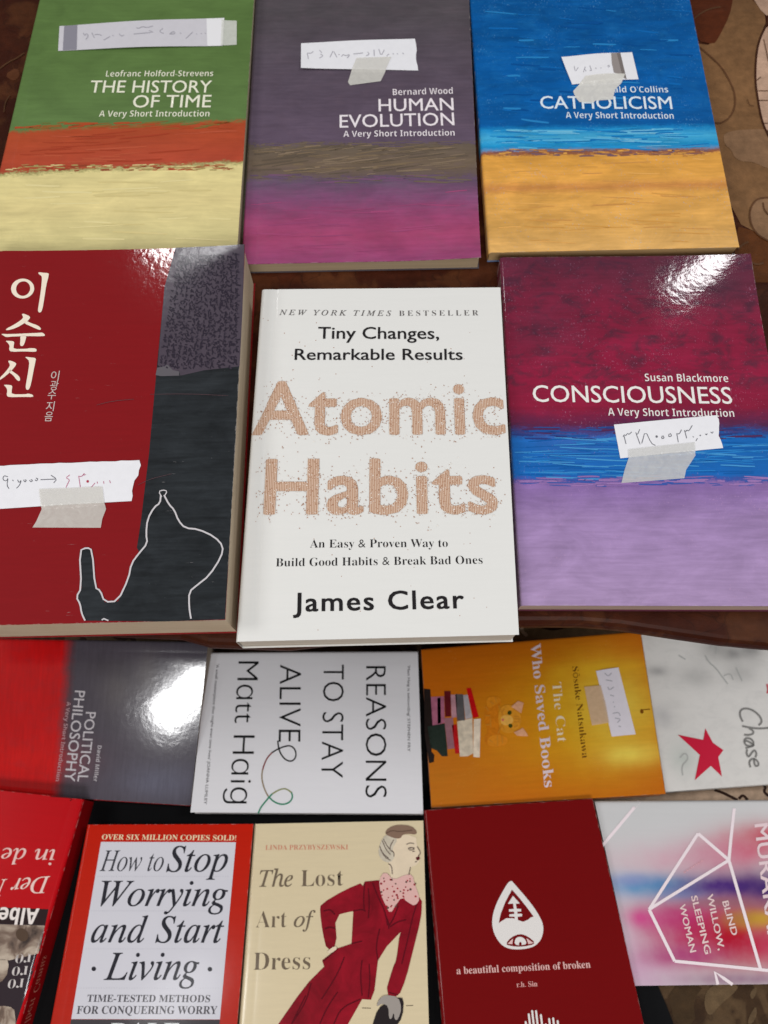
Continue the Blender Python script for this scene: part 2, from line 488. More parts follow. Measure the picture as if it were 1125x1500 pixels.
class Slip(Sheet):
    """handwritten price slip taped on a book cover"""
    def __init__(s, book, label, quad, lift=0.0012, gap=0.00035, curl=(0, 0, 0, 0), jag=(0, 0, 0, 0), col=(236, 236, 242), group='handwritten price slips taped to covers'):
        s.setup(); s.book = book; s.quad = quad; s.curl = curl
        ctr = (sum(p[0] for p in quad)/4, sum(p[1] for p in quad)/4)
        u, v = book.uv_of(book.raw(ctr))
        s.org = book.raw(ctr); s.gap = gap; s.lf = lift
        s.root = bpy.data.objects.new('price_slip', None); COL.objects.link(s.root); s.root.empty_display_size = 0.01
        mt = book.mat @ Matrix.Translation(s.org); s.root.matrix_world = mt
        tag(s.root, label, 'price slip', group)
        s.W = [book.raw(p)-s.org for p in quad]
        s.ww = (s.W[1]-s.W[0]).length; s.hh = (s.W[3]-s.W[0]).length
        pm = NT('slip_paper'); tc = pm.n('ShaderNodeTexCoord')
        nz = pm.noise(tc.outputs['Object'], 220, 4)
        pm.l(pm.mix(nz, rgba(col, 0.93), rgba(col, 1.04)), pm.b.inputs['Base Color']); pm.b.inputs['Roughness'].default_value = 0.75
        nu, nv = 24, 8
        rnd = random.Random(len(label))
        jt = [[rnd.uniform(-1, 1) for _ in range(nu+1)] for _ in range(4)]
        grid = []
        for j in range(nv+1):
            row = []
            for i in range(nu+1):
                uu, vv = i/nu, j/nv
                p = s.bil(uu, vv)
                if j == 0: p = p + (s.W[0]-s.W[3]).normalized()*jt[0][i]*jag[0]
                if j == nv: p = p + (s.W[3]-s.W[0]).normalized()*jt[2][i]*jag[2]
                if i == nu: p = p + (s.W[1]-s.W[0]).normalized()*(jt[1][j] + 1.4*math.sin(j*0.9))*jag[1]
                if i == 0: p = p + (s.W[0]-s.W[1]).normalized()*jt[3][j]*jag[3]
                row.append(p + Vector((0, 0, s.zz(uu, vv))))
            grid.append(row)
        T = Vector((0, 0, 0.00010))
        for j in range(nv):
            for i in range(nu):
                s.face([grid[j+1][i], grid[j+1][i+1], grid[j][i+1], grid[j][i]], pm.m)
                s.face([grid[j][i]-T, grid[j][i+1]-T, grid[j+1][i+1]-T, grid[j+1][i]-T], pm.m)
        ring = [(0, i) for i in range(nu)] + [(j, nu) for j in range(nv)] + [(nv, i) for i in range(nu, 0, -1)] + [(j, 0) for j in range(nv, 0, -1)]
        for a, b in zip(ring, ring[1:]+ring[:1]):
            A, B = grid[a[0]][a[1]], grid[b[0]][b[1]]
            s.face([A, B, B-T, A-T], pm.m)
        s.tapes = []
    def bil(s, u, v):
        a, b, c, d = s.W
        return (a*(1-u)+b*u)*(1-v)+(d*(1-u)+c*u)*v
    def zz(s, u, v):
        z = s.gap + s.lf*0.5*(1-math.cos(2*math.pi*(u*0.9+0.05)))*0.5
        for k, (cu, cv) in zip(s.curl, ((0, 0), (1, 0), (1, 1), (0, 1))):
            q = max(0.0, 1-math.hypot((u-cu)*1.6, (v-cv)*0.8)); z += k*q*q
        return z
    def normal(s): return Vector((0, 0, 1))
    def raw(s, px): return s.book.raw(px)-s.org
    def uv_of(s, p, clamp=True):
        u = v = .5
        for _ in range(6):
            a, b, c, d = s.W
            q = s.bil(u, v); du = (b-a)*(1-v)+(c-d)*v; dv = (d-a)*(1-u)+(c-b)*u
            e = p-q; A = du.x*dv.y-du.y*dv.x
            u += (e.x*dv.y-e.y*dv.x)/A; v += (du.x*e.y-du.y*e.x)/A
        return (min(1, max(0, u)), min(1, max(0, v))) if clamp else (u, v)
    def lift(s, p, layer):
        u, v = s.uv_of(p)
        q = Vector(p); q.z = s.zz(u, v) + 0.00006*layer; return q
    def tape(s, pts, alpha=0.55, col=(222, 220, 212)):
        s.tapes.append((pts, alpha, col))
    def finish(s):
        s.build('paper', s.root)
        for pts, alpha, col in s.tapes:
            t = Sheet.__new__(Sheet); t.setup()
            nt = NT('sticky_tape'); tc = nt.n('ShaderNodeTexCoord')
            nz = nt.noise(tc.outputs['Object'], 170, 5, 0.6, 1.5)
            nt.l(nt.mix(nz, rgba(col, 0.95), rgba(col, 1.05)), nt.b.inputs['Base Color'])
            nt.l(nt.math('ADD', nt.math('MULTIPLY', nz, 0.22), alpha-0.11, clamp=True), nt.b.inputs['Alpha'])
            nt.b.inputs['Roughness'].default_value = 0.22
            bp = nt.n('ShaderNodeBump'); bp.inputs['Distance'].default_value = 0.0003; bp.inputs['Strength'].default_value = 0.5
            nt.l(nz, bp.inputs['Height']); nt.l(bp.outputs[0], nt.b.inputs['Normal'])
            flat = [s.raw(p) for p in pts]
            tris = tessellate_polygon([[Vector((p[0], p[1], 0)) for p in pts]])
            flat, tris = split_tris(flat, tris, 0.0018)
            P3 = []
            for r in flat:
                u, v = s.uv_of(r, False)
                z = s.zz(min(1, max(0, u)), min(1, max(0, v))) + 0.00045
                out = max(0, v-1)*s.hh + max(0, u-1)*s.ww
                if out > 0: z = max(0.00045, z*(1-out/0.0025))
                P3.append(Vector((r.x, r.y, z)))
            for tr in tris:
                A = [P3[i] for i in tr]
                if (A[1]-A[0]).cross(A[2]-A[0]).z < 0: A.reverse()
                t.face(A, nt.m)
            t.build('tape', s.root)
        return s.root

# ================================================================== surfaces
def cloth_mat(name, ground, leaf, line, warm, scale=26, rough=0.6, coat=0.05):
    nt = NT(name); tc = nt.n('ShaderNodeTexCoord'); v = tc.outputs['Object']
    n1 = nt.noise(v, scale, 2.5, 0.5, 1.4)
    n2 = nt.noise(nt.scale(v, (1, 1, 1), (3, 7, 0)), scale*0.55, 2, 0.45, 1.8)
    big = nt.noise(v, 5, 3); fine = nt.noise(v, 160, 4, 0.65)
    col = nt.mix(nt.math('MULTIPLY', nt.math('SUBTRACT', n1, 0.48), 9, clamp=True), rgba(ground), rgba(leaf))
    col = nt.mix(nt.math('MULTIPLY', nt.math('MULTIPLY', nt.math('SUBTRACT', n2, 0.54), 9, clamp=True), 0.6), col, rgba(warm))
    for n, th, w, a in ((n1, 0.52, 0.010, 0.4), (n2, 0.57, 0.010, 0.35)):
        e = nt.math('SUBTRACT', 1.0, nt.math('DIVIDE', nt.math('ABSOLUTE', nt.math('SUBTRACT', n, th)), w), clamp=True)
        col = nt.mix(nt.math('MULTIPLY', e, a), col, rgba(line))
    finish_cloth(nt, col, v, big, fine, rough, coat)
    return nt.m
def finish_cloth(nt, col, v, big, fine, rough, coat):
    col = nt.mix(1.0, col, nt.ramp(big, [(0.3, (0.66, 0.62, 0.60, 1)), (0.7, (1.2, 1.16, 1.12, 1))]), 'MULTIPLY')
    col = nt.mix(1.0, col, nt.ramp(fine, [(0.3, (0.78, 0.78, 0.78, 1)), (0.7, (1.16, 1.16, 1.16, 1))]), 'MULTIPLY')
    weave = nt.n('ShaderNodeTexChecker'); weave.inputs['Scale'].default_value = 1700
    nt.l(v, weave.inputs[0])
    col = nt.mix(0.16, col, weave.outputs[0], 'MULTIPLY')
    nt.l(col, nt.b.inputs['Base Color'])
    nt.b.inputs['Roughness'].default_value = rough; nt.b.inputs['Specular IOR Level'].default_value = 0.12
    nt.b.inputs['Coat Weight'].default_value = coat; nt.b.inputs['Coat Roughness'].default_value = 0.3
    bp = nt.n('ShaderNodeBump'); bp.inputs['Strength'].default_value = 1.0; bp.inputs['Distance'].default_value = 0.01
    wr = nt.noise(nt.scale(v, (1.0, 2.2, 1)), 9, 3, 0.5, 0.8)
    h = nt.math('ADD', nt.math('MULTIPLY', wr, 0.55), nt.math('MULTIPLY', nt.noise(v, 900, 2), 0.025))
    nt.l(h, bp.inputs['Height']); nt.l(bp.outputs[0], nt.b.inputs['Normal'])
CINK = {}
def cink(c):
    """dyed area of a patterned cloth"""
    if c not in CINK:
        nt = NT('dyed_cloth'); v = nt.n('ShaderNodeTexCoord').outputs['Object']
        col = nt.mix(nt.noise(v, 60, 4, 0.6), rgba(c, 0.8), rgba(c, 1.2))
        finish_cloth(nt, col, v, nt.noise(v, 7, 3), nt.noise(v, 160, 4, 0.65), 0.6, 0.05)
        CINK[c] = nt.m
    return CINK[c]

class Flat(Sheet):
    """a cloth lying on a plane; raw() gives world points"""
    def __init__(s, n, d):
        s.setup(); s.n_, s.d_ = n, d
    def normal(s): return s.n_
    def raw(s, px): return hit(px, s.n_, s.d_)
    def lift(s, p, layer): return p + s.n_*(0.0002*layer)
    def uv_of(s, p): return (0, 0)

# low table: cloth
low_mat = cloth_mat('patterned_cloth', (62, 44, 27), (86, 67, 46), (36, 22, 14), (48, 31, 19), 30)
lo = Flat(N_LOW, D_LOW)
n = 40
for j in range(n):
    for i in range(n):
        xs = [-1.2+2.4*(i+a)/n for a in (0, 1, 1, 0)]; ys = [-0.9+2.4*(j+b)/n for b in (0, 0, 1, 1)]
        lo.face([Vector((x, y, 0)) for x, y in zip(xs, ys)], low_mat)
CREAM, DK, TAN = cink((196, 172, 150)), cink((52, 28, 18)), cink((96, 78, 56))
lo.poly([(860, 1120), (1180, 1110), (1180, 1215), (868, 1215)], CREAM, 1)
lo.poly([(690, 890), (940, 900), (990, 960), (690, 960)], cink((128, 106, 78)), 1)
for a in ([(1046, 1157), (1058, 1161), (1068, 1166), (1080, 1172)], [(1112, 1146), (1122, 1152), (1118, 1160), (1126, 1166)], [(1082, 1170), (1088, 1164), (1095, 1172)]):
    lo.stroke(a, 4, DK, 2)
lo.stroke([(788, 903), (797, 910), (812, 912), (826, 910), (840, 902)], 5, cink((235, 228, 222)), 3)
lo.stroke([(778, 906), (792, 916), (812, 921), (834, 914), (850, 905)], 8, DK, 2)
lo.stroke([(770, 912), (762, 922), (772, 932)], 5, CREAM, 2)
q = Z(880, 1400, 4.592)
lo.poly(q((700, 250), (760, 190), (940, 190), (890, 260), (800, 330), (735, 415), (695, 350)), TAN, 1, 2)
lo.poly(q((1000, 250), (1050, 200), (1045, 260), (1015, 300)), TAN, 1, 1)
lo.poly(q((1000, 400), (1045, 330), (1050, 400), (1020, 459), (985, 459)), TAN, 1, 1)
lo.poly(q((440, 200), (700, 190), (620, 300), (640, 459), (500, 480)), cink((62, 46, 28)), 1, 1)
for a in ([(118, 934), (126, 938), (122, 944)], [(165, 930), (178, 938), (190, 932), (200, 940), (182, 944)], [(540, 947), (556, 956), (572, 950), (590, 958), (604, 950)], [(560, 960), (580, 951), (600, 962)]):
    lo.stroke(a, 6, DK, 2)
lo.poly([(95, 925), (260, 925), (260, 950), (95, 950)], TAN, 1)
o = lo.build('tablecloth'); tag(o, 'tan and brown leaf patterned cloth on the low table under the smaller books', 'tablecloth')

# black mat under the low books
def slab(name, pts_top, n_, thick, mat, bev=0.0):
    s = Sheet.__new__(Sheet); s.setup()
    top = [p for p in pts_top]; bot = [p - n_*thick for p in pts_top]
    c = sum(top, Vector())/len(top)
    s.face(top, mat); s.face(list(reversed(bot)), mat)
    k = len(top)
    for i in range(k): s.face([top[i], bot[i], bot[(i+1) % k], top[(i+1) % k]], mat)
    return s
nt = NT('black_felt'); nt.b.inputs['Base Color'].default_value = (0.006, 0.006, 0.007, 1); nt.b.inputs['Roughness'].default_value = 0.9
nt.b.inputs['Specular IOR Level'].default_value = 0.1
mp = chaikin([(-330, 965), (300, 962), (640, 962), (690, 1080), (800, 1185), (900, 1330), (960, 1430), (1002, 1540), (1010, 1800), (-400, 1800)], 2, True)
mpts = [hit(p, N_LOW, D_LOW-0.0016) for p in mp]
if sum((a.x*b.y-a.y*b.x) for a, b in zip(mpts, mpts[1:]+mpts[:1])) < 0: mpts.reverse()
o = slab('mat', mpts, N_LOW, 0.0011, nt.m).build('mat'); tag(o, 'plain black mat with a curved edge beneath the red fronted books', 'mat')
MAT_T = 0.0016

# raised shelf with its cloth
sh_mat = cloth_mat('patterned_shelf_cloth', (64, 26, 12), (86, 48, 26), (28, 10, 6), (74, 34, 16), 24)
sh = Flat(N_SHELF, D_SHELF)
front = [(-500, 915), (150, 917), (262, 922), (305, 934), (420, 938), (640, 912), (760, 903), (850, 903), (910, 908), (990, 920), (1060, 930), (1125, 936), (1500, 960)]
fp = [hit(p, N_SHELF, D_SHELF) for p in front]
fwd = (Vector((0, 1, 0)) - N_SHELF*N_SHELF.y).normalized()
far = hit((562, -420), N_SHELF, D_SHELF)
TH = 0.016
rows = []
depth_of = lambda p: (p-far).dot(fwd)
for k in range(25):
    row = []
    for p in fp:
        L = -depth_of(p); row.append(p + fwd*(L*k/24))
    rows.append(row)
# rolled front edge: the cloth turns down over a rounded lip
r0 = TH/2
lip = []
for a in range(7, 0, -1):
    an = math.pi/2*a/7*2
    lip.append([p - fwd*(math.sin(an)*r0*0.5) - N_SHELF*(r0*(1-math.cos(an))) for p in fp])
allrows = lip + rows
for A, B in zip(allrows, allrows[1:]):
    for i in range(len(fp)-1):
        sh.face([A[i], A[i+1], B[i+1], B[i]], sh_mat)
BR2 = cink((122, 90, 60)); OUT = cink((92, 62, 40)); CR2 = cink((188, 158, 138)); TN2 = cink((134, 104, 78))
q = Z(985, 0, 7.143)
sh.poly(q((640, -100), (850, 0), (1000, 180), (900, 420), (865, 600), (860, 850), (890, 1050), (930, 1280), (1000, 1440), (1100, 1700), (1000, 2500), (620, 2300), (430, 1400), (200, 450), (430, 480), (590, 150)), BR2, 1, 1)
sh.poly(q((850, -200), (850, 0), (920, 110), (985, 170), (1200, 60), (1200, -200)), CR2, 2)
sh.poly(q((985, 260), (910, 420), (880, 600), (872, 850), (895, 1050), (935, 1270), (1010, 1440), (1300, 1440), (1300, 240)), CR2, 2, 1)
sh.stroke(q((1000, 170), (985, 260), (905, 420), (870, 600), (862, 850), (890, 1050), (932, 1280), (1010, 1450)), 2.8, cink((62, 32, 18)), 3)
sh.poly(q((170, -60), (640, -60), (600, 160), (480, 400), (430, 470), (250, 430), (200, 200)), cink((86, 40, 18)), 2, 1)
sh.stroke(q((280, 500), (400, 600), (520, 720), (600, 860), (650, 980), (655, 1120), (600, 1240), (500, 1300), (430, 1290)), 2.2, OUT, 3)
sh.stroke(q((215, 210), (300, 140), (400, 95), (500, 80)), 2.2, OUT, 3)
for a in ([(950, 420), (1000, 650)], [(890, 960), (1000, 960)], [(895, 1060), (1000, 1060)], [(880, 850), (920, 815)], [(950, 1300), (1000, 1300)], [(780, 1050), (800, 1110), (850, 1120)]):
    sh.stroke(q(*a), 1.0, OUT, 4, 0)
q = Z(985, 190, 7.143)
sh.poly(q((540, 0), (530, 150), (620, 220), (640, 290), (720, 340), (850, 340), (1000, 420), (1300, 430), (1300, 0)), TN2, 2, 2)
sh.poly(q((1100, 700), (870, 720), (800, 850), (820, 1000), (900, 1110), (1000, 1170), (1300, 1180)), TN2, 2, 2)
sh.stroke(q((1200, 725), (1000, 715), (870, 730), (800, 850), (815, 1000), (890, 1110), (1000, 1170)), 2.2, OUT, 3)
sh.stroke(q((945, 770), (950, 840), (1000, 900)), 2.0, OUT, 3)
sh.poly(q((660, 1010), (780, 1040), (830, 1060), (1300, 1200), (1300, 1600), (640, 1600)), cink((92, 52, 22)), 1, 1)
sh.stroke(q((680, 1260), (740, 1200), (790, 1180)), 3, OUT, 3); sh.stroke(q((820, 1390), (880, 1420), (950, 1400)), 3, OUT, 3)
sh.stroke([(0, 101), (12, 92), (25, 86), (36, 78)], 2.2, OUT, 2); sh.stroke([(15, 140), (8, 150), (6, 165)], 2, OUT, 2)
sh.poly([(6, 110), (26, 98), (30, 112), (20, 120)], cink((104, 62, 38)), 1, 1)
root = bpy.data.objects.new('display_shelf', None); COL.objects.link(root); tag(root, 'raised shelf in dark brown leaf patterned cloth carrying the larger books', 'shelf')
root.location = hit((562, 600), N_SHELF, D_SHELF+TH)
bpy.context.view_layer.update()
o = sh.build('cloth', root); o.matrix_parent_inverse = root.matrix_world.inverted()
wood = NT('dark_wood'); tc = wood.n('ShaderNodeTexCoord')
wood.l(wood.mix(wood.noise(wood.scale(tc.outputs['Object'], (4, 60, 60)), 1, 4), rgba((70, 44, 28)), rgba((112, 76, 48))), wood.b.inputs['Base Color'])
wood.b.inputs['Roughness'].default_value = 0.5
bp_ = [p - N_SHELF*0.0015 + fwd*0.001 for p in fp] + [p - N_SHELF*0.0015 for p in reversed(rows[-1])]
o = slab('board', bp_, N_SHELF, TH-0.003, wood.m).build('board', root); o.matrix_parent_inverse = root.matrix_world.inverted()
yb = min(p.y for p in rows[-1]); zb = min(p.z for p in rows[-1])
for sx in (-0.42, 0.42):
    pts = [Vector((sx-.02, yb-.06, zb-.03)), Vector((sx+.02, yb-.06, zb-.03)), Vector((sx+.02, yb-.02, zb-.03)), Vector((sx-.02, yb-.02, zb-.03))]
    o = slab('leg', pts, N_LOW, zb-.03-0.0005, wood.m).build('leg', root); o.matrix_parent_inverse = root.matrix_world.inverted()

# ================================================================== books on the shelf
JOBS = []
DR = random.Random(77)
def dabs(b, x0, x1, y0, y1, cols, n, L=(14, 46), w=(0.8, 2.2), tilt=0.0, coat=0.15, bot=None):
    """loose brush marks painted on a cover: x range at the top edge, y range"""
    for _ in range(n):
        y = DR.uniform(y0, y1); l = DR.uniform(*L); x = DR.uniform(x0, x1-l); a = tilt + DR.uniform(-0.07, 0.07)
        pts = [(x+l*t, y+l*t*a+DR.uniform(-.5, .5)) for t in (0, .35, .7, 1)]
        b.stroke(pts, DR.uniform(*w), ink(DR.choice(cols), 1, coat, .55), 1, 1, taper=True)
WHITE = ink((238, 234, 232)); OFFW = ink((232, 224, 205))
def job(b, front, spine=None): JOBS.append((b, front, spine))

# green / red / cream striped book
b = Book('green, orange red and cream striped book at the upper left, price slip across its top', [(57, 0), (372, 0), (347, 362), (-27, 362)], 0.0095, page=(214, 200, 170))
b_hist = b
b.quad = [(78, -92), (378, -92), (347, 372), (-31, 372)]
b.__init__(b.label, b.quad, 0.0145, page=(214, 200, 170))
m = b.paint([((180, 90), (92, 120, 66)), ((180, 182), (96, 124, 72)), ((180, 187), (176, 76, 44)), ((180, 243), (180, 74, 52)), ((180, 245), (150, 142, 92)), ((180, 248), (196, 186, 128)), ((180, 251), (226, 212, 150)), ((180, 300), (224, 208, 148)), ((180, 350), (216, 204, 146))],
            edge=0.036, streak=0.12, coat=0.2, coat_rough=0.3, slope=-0.035, cloud=0.12)
w = ink((236, 236, 216))
b.text('Leofranc Holford-Strevens', (155, 112.6), (312, 112), 8.4, 'grot', w)
b.text('THE HISTORY', (131, 136), (309, 136), 17.5, 'semi', w)
b.text('OF TIME', (194, 158), (308.5, 157.5), 18, 'semi', w)
b.text('A Very Short Introduction', (145, 171.3), (306.5, 171), 8.8, 'grot', w)
dabs(b, 6, 346, 241, 250, [(180, 76, 52), (150, 70, 48), (214, 198, 140), (168, 150, 96)], 150, (5, 22), (0.7, 1.8), -0.035)
dabs(b, 18, 352, 180, 189, [(176, 76, 44), (110, 116, 62), (150, 96, 50)], 60, (10, 40), (0.8, 2.0), -0.06)
dabs(b, 22, 350, 192, 240, [(188, 88, 62), (166, 66, 44)], 26, (30, 90), (0.8, 2.0), -0.04)
dabs(b, 4, 340, 262, 350, [(230, 217, 160), (216, 201, 142)], 24, (30, 90), (0.8, 2.6), -0.02)
job(b, m)

# purple grey book
b = Book('grey purple book with olive and magenta bands, middle of the upper row', [(378, -92), (683, -92), (704, 380), (353, 387)], 0.0085, page=(190, 170, 140), lift=(0, 0, 0.002, 0))
b_hum = b
m = b.paint([((530, 20), (84, 78, 84)), ((530, 110), (90, 79, 93)), ((530, 208), (98, 83, 102)), ((530, 212), (106, 94, 82)), ((530, 240), (114, 98, 82)), ((530, 257), (108, 92, 88)), ((530, 264), (104, 84, 108)), ((530, 290), (132, 80, 118)), ((530, 320), (156, 72, 114)), ((530, 345), (166, 72, 112)), ((530, 382), (152, 72, 116))],
            edge=0.055, streak=0.16, mottle=0.15, mottle_col=(112, 92, 104), coat=0.15, coat_rough=0.3, cloud=0.14)
w = ink((240, 232, 238))
b.text('Bernard Wood', (575.6, 139.8), (663.4, 137.7), 9.0, 'grot', w)
b.text('HUMAN', (554.8, 163.6), (664.6, 161.8), 18, 'semi', w)
b.text('EVOLUTION', (497.7, 187.4), (665.7, 183.7), 18.5, 'semi', w)
b.text('A Very Short Introduction', (503, 201), (666, 199), 8.8, 'grot', w)
dabs(b, 366, 692, 214, 256, [(136, 118, 98), (98, 86, 74), (126, 108, 86)], 110, (12, 60), (0.6, 1.8), -0.10)
dabs(b, 366, 692, 208, 214, [(98, 83, 102), (112, 98, 86)], 40, (12, 40), (0.8, 2.0), 0)
dabs(b, 364, 692, 256, 268, [(104, 84, 108), (112, 98, 86), (120, 84, 116)], 50, (12, 50), (0.8, 2.2), 0)
dabs(b, 362, 694, 280, 376, [(168, 78, 122), (154, 74, 116)], 26, (30, 90), (0.6, 1.8), -0.03)
job(b, m)

# blue and ochre book
b = Book('blue book with ochre lower part at the upper right, beside the bare patterned cloth', [(681, -92), (992, -92), (1083, 362), (716, 370)], 0.0085, page=(196, 162, 110))
b_cath = b
m = b.paint([((870, 20), (6, 84, 152)), ((870, 120), (8, 92, 166)), ((870, 182), (10, 90, 160)), ((870, 189), (28, 136, 200)), ((870, 200), (70, 170, 215)), ((870, 214), (20, 140, 200)), ((870, 219), (110, 140, 180)), ((870, 221), (140, 86, 66)), ((870, 225), (160, 100, 70)), ((870, 227), (222, 160, 72)), ((870, 262), (228, 166, 80)), ((870, 274), (206, 140, 76)), ((870, 284), (228, 168, 84)), ((870, 330), (224, 170, 92)), ((870, 360), (226, 176, 104))],
            edge=0.022, streak=0.16, speck=0.45, speck_col=(120, 185, 230), mottle=0.25, mottle_col=(40, 130, 196), mottle_to=0.62, coat=0.12, coat_rough=0.3, cloud=0.20)
w = ink((226, 238, 248))
b.text("Gerald O'Collins", (876, 135.9), (979, 135.7), 8.6, 'grot', w)
b.text('CATHOLICISM', (792, 159.3), (985, 160), 18, 'semi', w)
b.text('A Very Short Introduction', (829, 173.4), (987, 174.4), 9, 'grot', w)
dabs(b, 712, 1040, 189, 217, [(90, 180, 222), (40, 150, 212), (120, 190, 222), (20, 120, 190)], 80, (20, 90), (0.7, 2.2), 0.0)
dabs(b, 716, 1046, 219, 229, [(150, 96, 72), (196, 136, 72), (120, 92, 104), (224, 166, 84)], 130, (5, 24), (0.7, 2.0), 0.0)
dabs(b, 720, 1056, 232, 356, [(214, 156, 78), (234, 178, 98), (208, 150, 84)], 46, (16, 80), (0.5, 1.3), 0.0)
dabs(b, 704, 1020, 10, 180, [(16, 104, 180), (8, 80, 150), (40, 130, 196)], 60, (10, 50), (0.8, 2.6), 0.05)
job(b, m)

# thick red and navy book with Korean title
b = Book('thick crimson and navy book with white Korean title and helmeted outline', [(-22, 369), (360, 362), (330, 908), (-62, 917)], 0.033, page=(214, 196, 170), lift=(0.001, 0.0025, 0, 0))
b_kor = b
m = b.paint(base=(134, 14, 22), streak=0.06, coat=0.9, coat_rough=0.06, crinkle=0.10, wave=0.05, scratch=0.22, coat_ior=1.6)
q = Z(0, 350, 2.5425)
navy = b.paint(base=(42, 46, 50), mottle=0.4, mottle_col=(24, 27, 31), streak=0.40, cloud=0.3, streak_dir='u', scratch=0.35, coat=0.55, coat_rough=0.13, crinkle=0.08)
b.poly(q((655, 34), (613, 180), (585, 470), (555, 800), (525, 1050), (510, 1150), (520, 1170), (490, 1210), (480, 1265), (440, 1350), (390, 1353), (375, 1310), (355, 1300), (345, 1160), (325, 1150), (297, 1162), (305, 1300), (285, 1335), (300, 1360), (305, 1395), (318, 1422), (600, 1425), (838, 1417), (878, 750), (914, 31)), navy, 1)
nt = NT('old_script'); nz = nt.noise(nt.n('ShaderNodeTexCoord').outputs['Object'], 150, 5, 0.65)
nt.l(nt.mix(nz, rgba((64, 57, 68)), rgba((88, 78, 90))), nt.b.inputs['Base Color'])
gloss(nt, 0.5, 0.6, 0.12, 0.08, 0.04)
b.poly(q((655, 35), (613, 180), (588, 470), (600, 480), (625, 470), (645, 490), (668, 492), (672, 510), (760, 490), (893, 475), (902, 300), (914, 32)), nt.m, 2)
b.poly(q((586, 480), (600, 478), (625, 470), (645, 490), (668, 494), (668, 510), (600, 512), (580, 508)), ink((98, 94, 100)), 3)
rnd = random.Random(21); sk = ink((48, 42, 54)); sk2 = ink((62, 55, 68))
for c in range(14):
    x = 8.0*c; y = 371 + rnd.uniform(0, 4)
    while y < 536:
        xl = 259 - (y-368)*0.168 + 3
        t = (y-368)/170; bx = xl + (352-xl-2*t)*c/13.6
        gh = rnd.uniform(5.0, 8.0)
        for k in range(rnd.choice((4, 5, 5, 6))):
            a = (bx+rnd.uniform(-2.4, 1.2), y+rnd.uniform(0, gh)); an = rnd.choice((0.1, 1.5, 2.2, 0.9))+rnd.uniform(-.4, .4); L = rnd.uniform(2.5, 6)
            e = (a[0]+L*math.cos(an), a[1]+L*math.sin(an))
            if e[0] < xl+1 or e[0] > 356-2*t or e[1] > 541: continue
            b.stroke([a, ((a[0]+e[0])/2+rnd.uniform(-1, 1), (a[1]+e[1])/2+rnd.uniform(-1, 1)), e], rnd.uniform(1.3, 2.1), sk if k else sk2, 3, 1)
        y += gh + rnd.uniform(0.5, 2.5)
line = ink((206, 202, 206))
b.stroke(q((603, 962), (592, 942), (607, 936), (624, 940), (614, 958)), 1.6, line, 4, 1)
b.stroke(q((600, 955), (597, 985), (575, 1000), (550, 1045), (545, 1100), (550, 1135), (520, 1170), (490, 1210), (480, 1265), (440, 1350), (390, 1353), (375, 1310), (355, 1300), (345, 1160), (325, 1150), (297, 1162), (305, 1300), (285, 1335), (300, 1360), (305, 1395), (318, 1422)), 2.4, line, 4, 1)
b.stroke(q((612, 955), (630, 990), (650, 1010), (665, 1050), (690, 1078), (740, 1082), (800, 1110), (832, 1145), (825, 1185), (780, 1255), (735, 1290), (705, 1315), (705, 1370), (712, 1415)), 2.4, line, 4, 1)
for a in ([(515, 918), (560, 895), (640, 876)], [(560, 580), (700, 578), (850, 585)], [(360, 620), (420, 605), (500, 598)], [(380, 850), (383, 1418), (405, 1420)]):
    if a[0][0] != 380: b.stroke(q(*a), 0.5, ink((96, 70, 76)), 4, 1, taper=True)
b.stroke(q((380, 1420), (388, 1415), (405, 1422)), 2, line, 4, 0)
cr = ink((244, 230, 212))
q = Z(0, 380, 5.357)
ring = [(180+90*math.cos(a)+4*math.sin(a), 232+77*math.sin(a)-6*math.cos(a)) for a in [i*math.pi/18 for i in range(36)]]
rin = [(184+55*math.cos(a)+6*math.sin(a), 232+56*math.sin(a)-10*math.cos(a)) for a in [i*math.pi/18 for i in range(36)]]
ro, ri = q(*ring), q(*rin)
for i in range(36):
    j = (i+1) % 36
    b.face([b.P(ro[i], 2), b.P(ri[i], 2), b.P(ri[j], 2), b.P(ro[j], 2)], cr)
for pts in ([(302, 103), (345, 108), (385, 110), (383, 135), (365, 200), (350, 300), (335, 390), (322, 418), (305, 418), (298, 400), (310, 330), (325, 230), (332, 145), (325, 130), (305, 118)],
            [(170, 430), (190, 427), (240, 450), (232, 472), (205, 495), (130, 540), (55, 560), (45, 548), (110, 515), (170, 475), (185, 455)],
            [(203, 480), (240, 500), (300, 520), (325, 545), (318, 556), (295, 550), (240, 525), (190, 503)],
            [(5, 585), (80, 588), (300, 578), (335, 575), (357, 595), (345, 605), (200, 603), (90, 607), (50, 612), (30, 600)],
            [(160, 600), (210, 600), (200, 640), (185, 680), (165, 683), (157, 665), (162, 640)],
            [(42, 640), (75, 640), (115, 645), (108, 680), (108, 705), (215, 703), (235, 697), (285, 700), (290, 718), (280, 727), (180, 723), (90, 727), (72, 712), (78, 680), (65, 658)],
            [(62, 797), (85, 795), (130, 815), (125, 835), (95, 870), (60, 905), (0, 950), (-12, 945), (0, 930), (40, 890), (75, 845), (80, 825)],
            [(80, 862), (100, 880), (150, 915), (162, 945), (150, 958), (130, 945), (105, 910), (70, 885)],
            [(195, 765), (240, 770), (285, 775), (278, 810), (265, 870), (245, 980), (230, 1020), (215, 1027), (203, 1015), (205, 980), (225, 870), (232, 800), (215, 782)],
            [(28, 985), (60, 985), (100, 990), (93, 1030), (93, 1060), (200, 1060), (225, 1053), (262, 1065), (262, 1082), (180, 1080), (75, 1083), (52, 1070), (60, 1030), (50, 1005)]):
    b.poly(q(*pts), cr, 2, 1)
sm = ink((206, 190, 186))
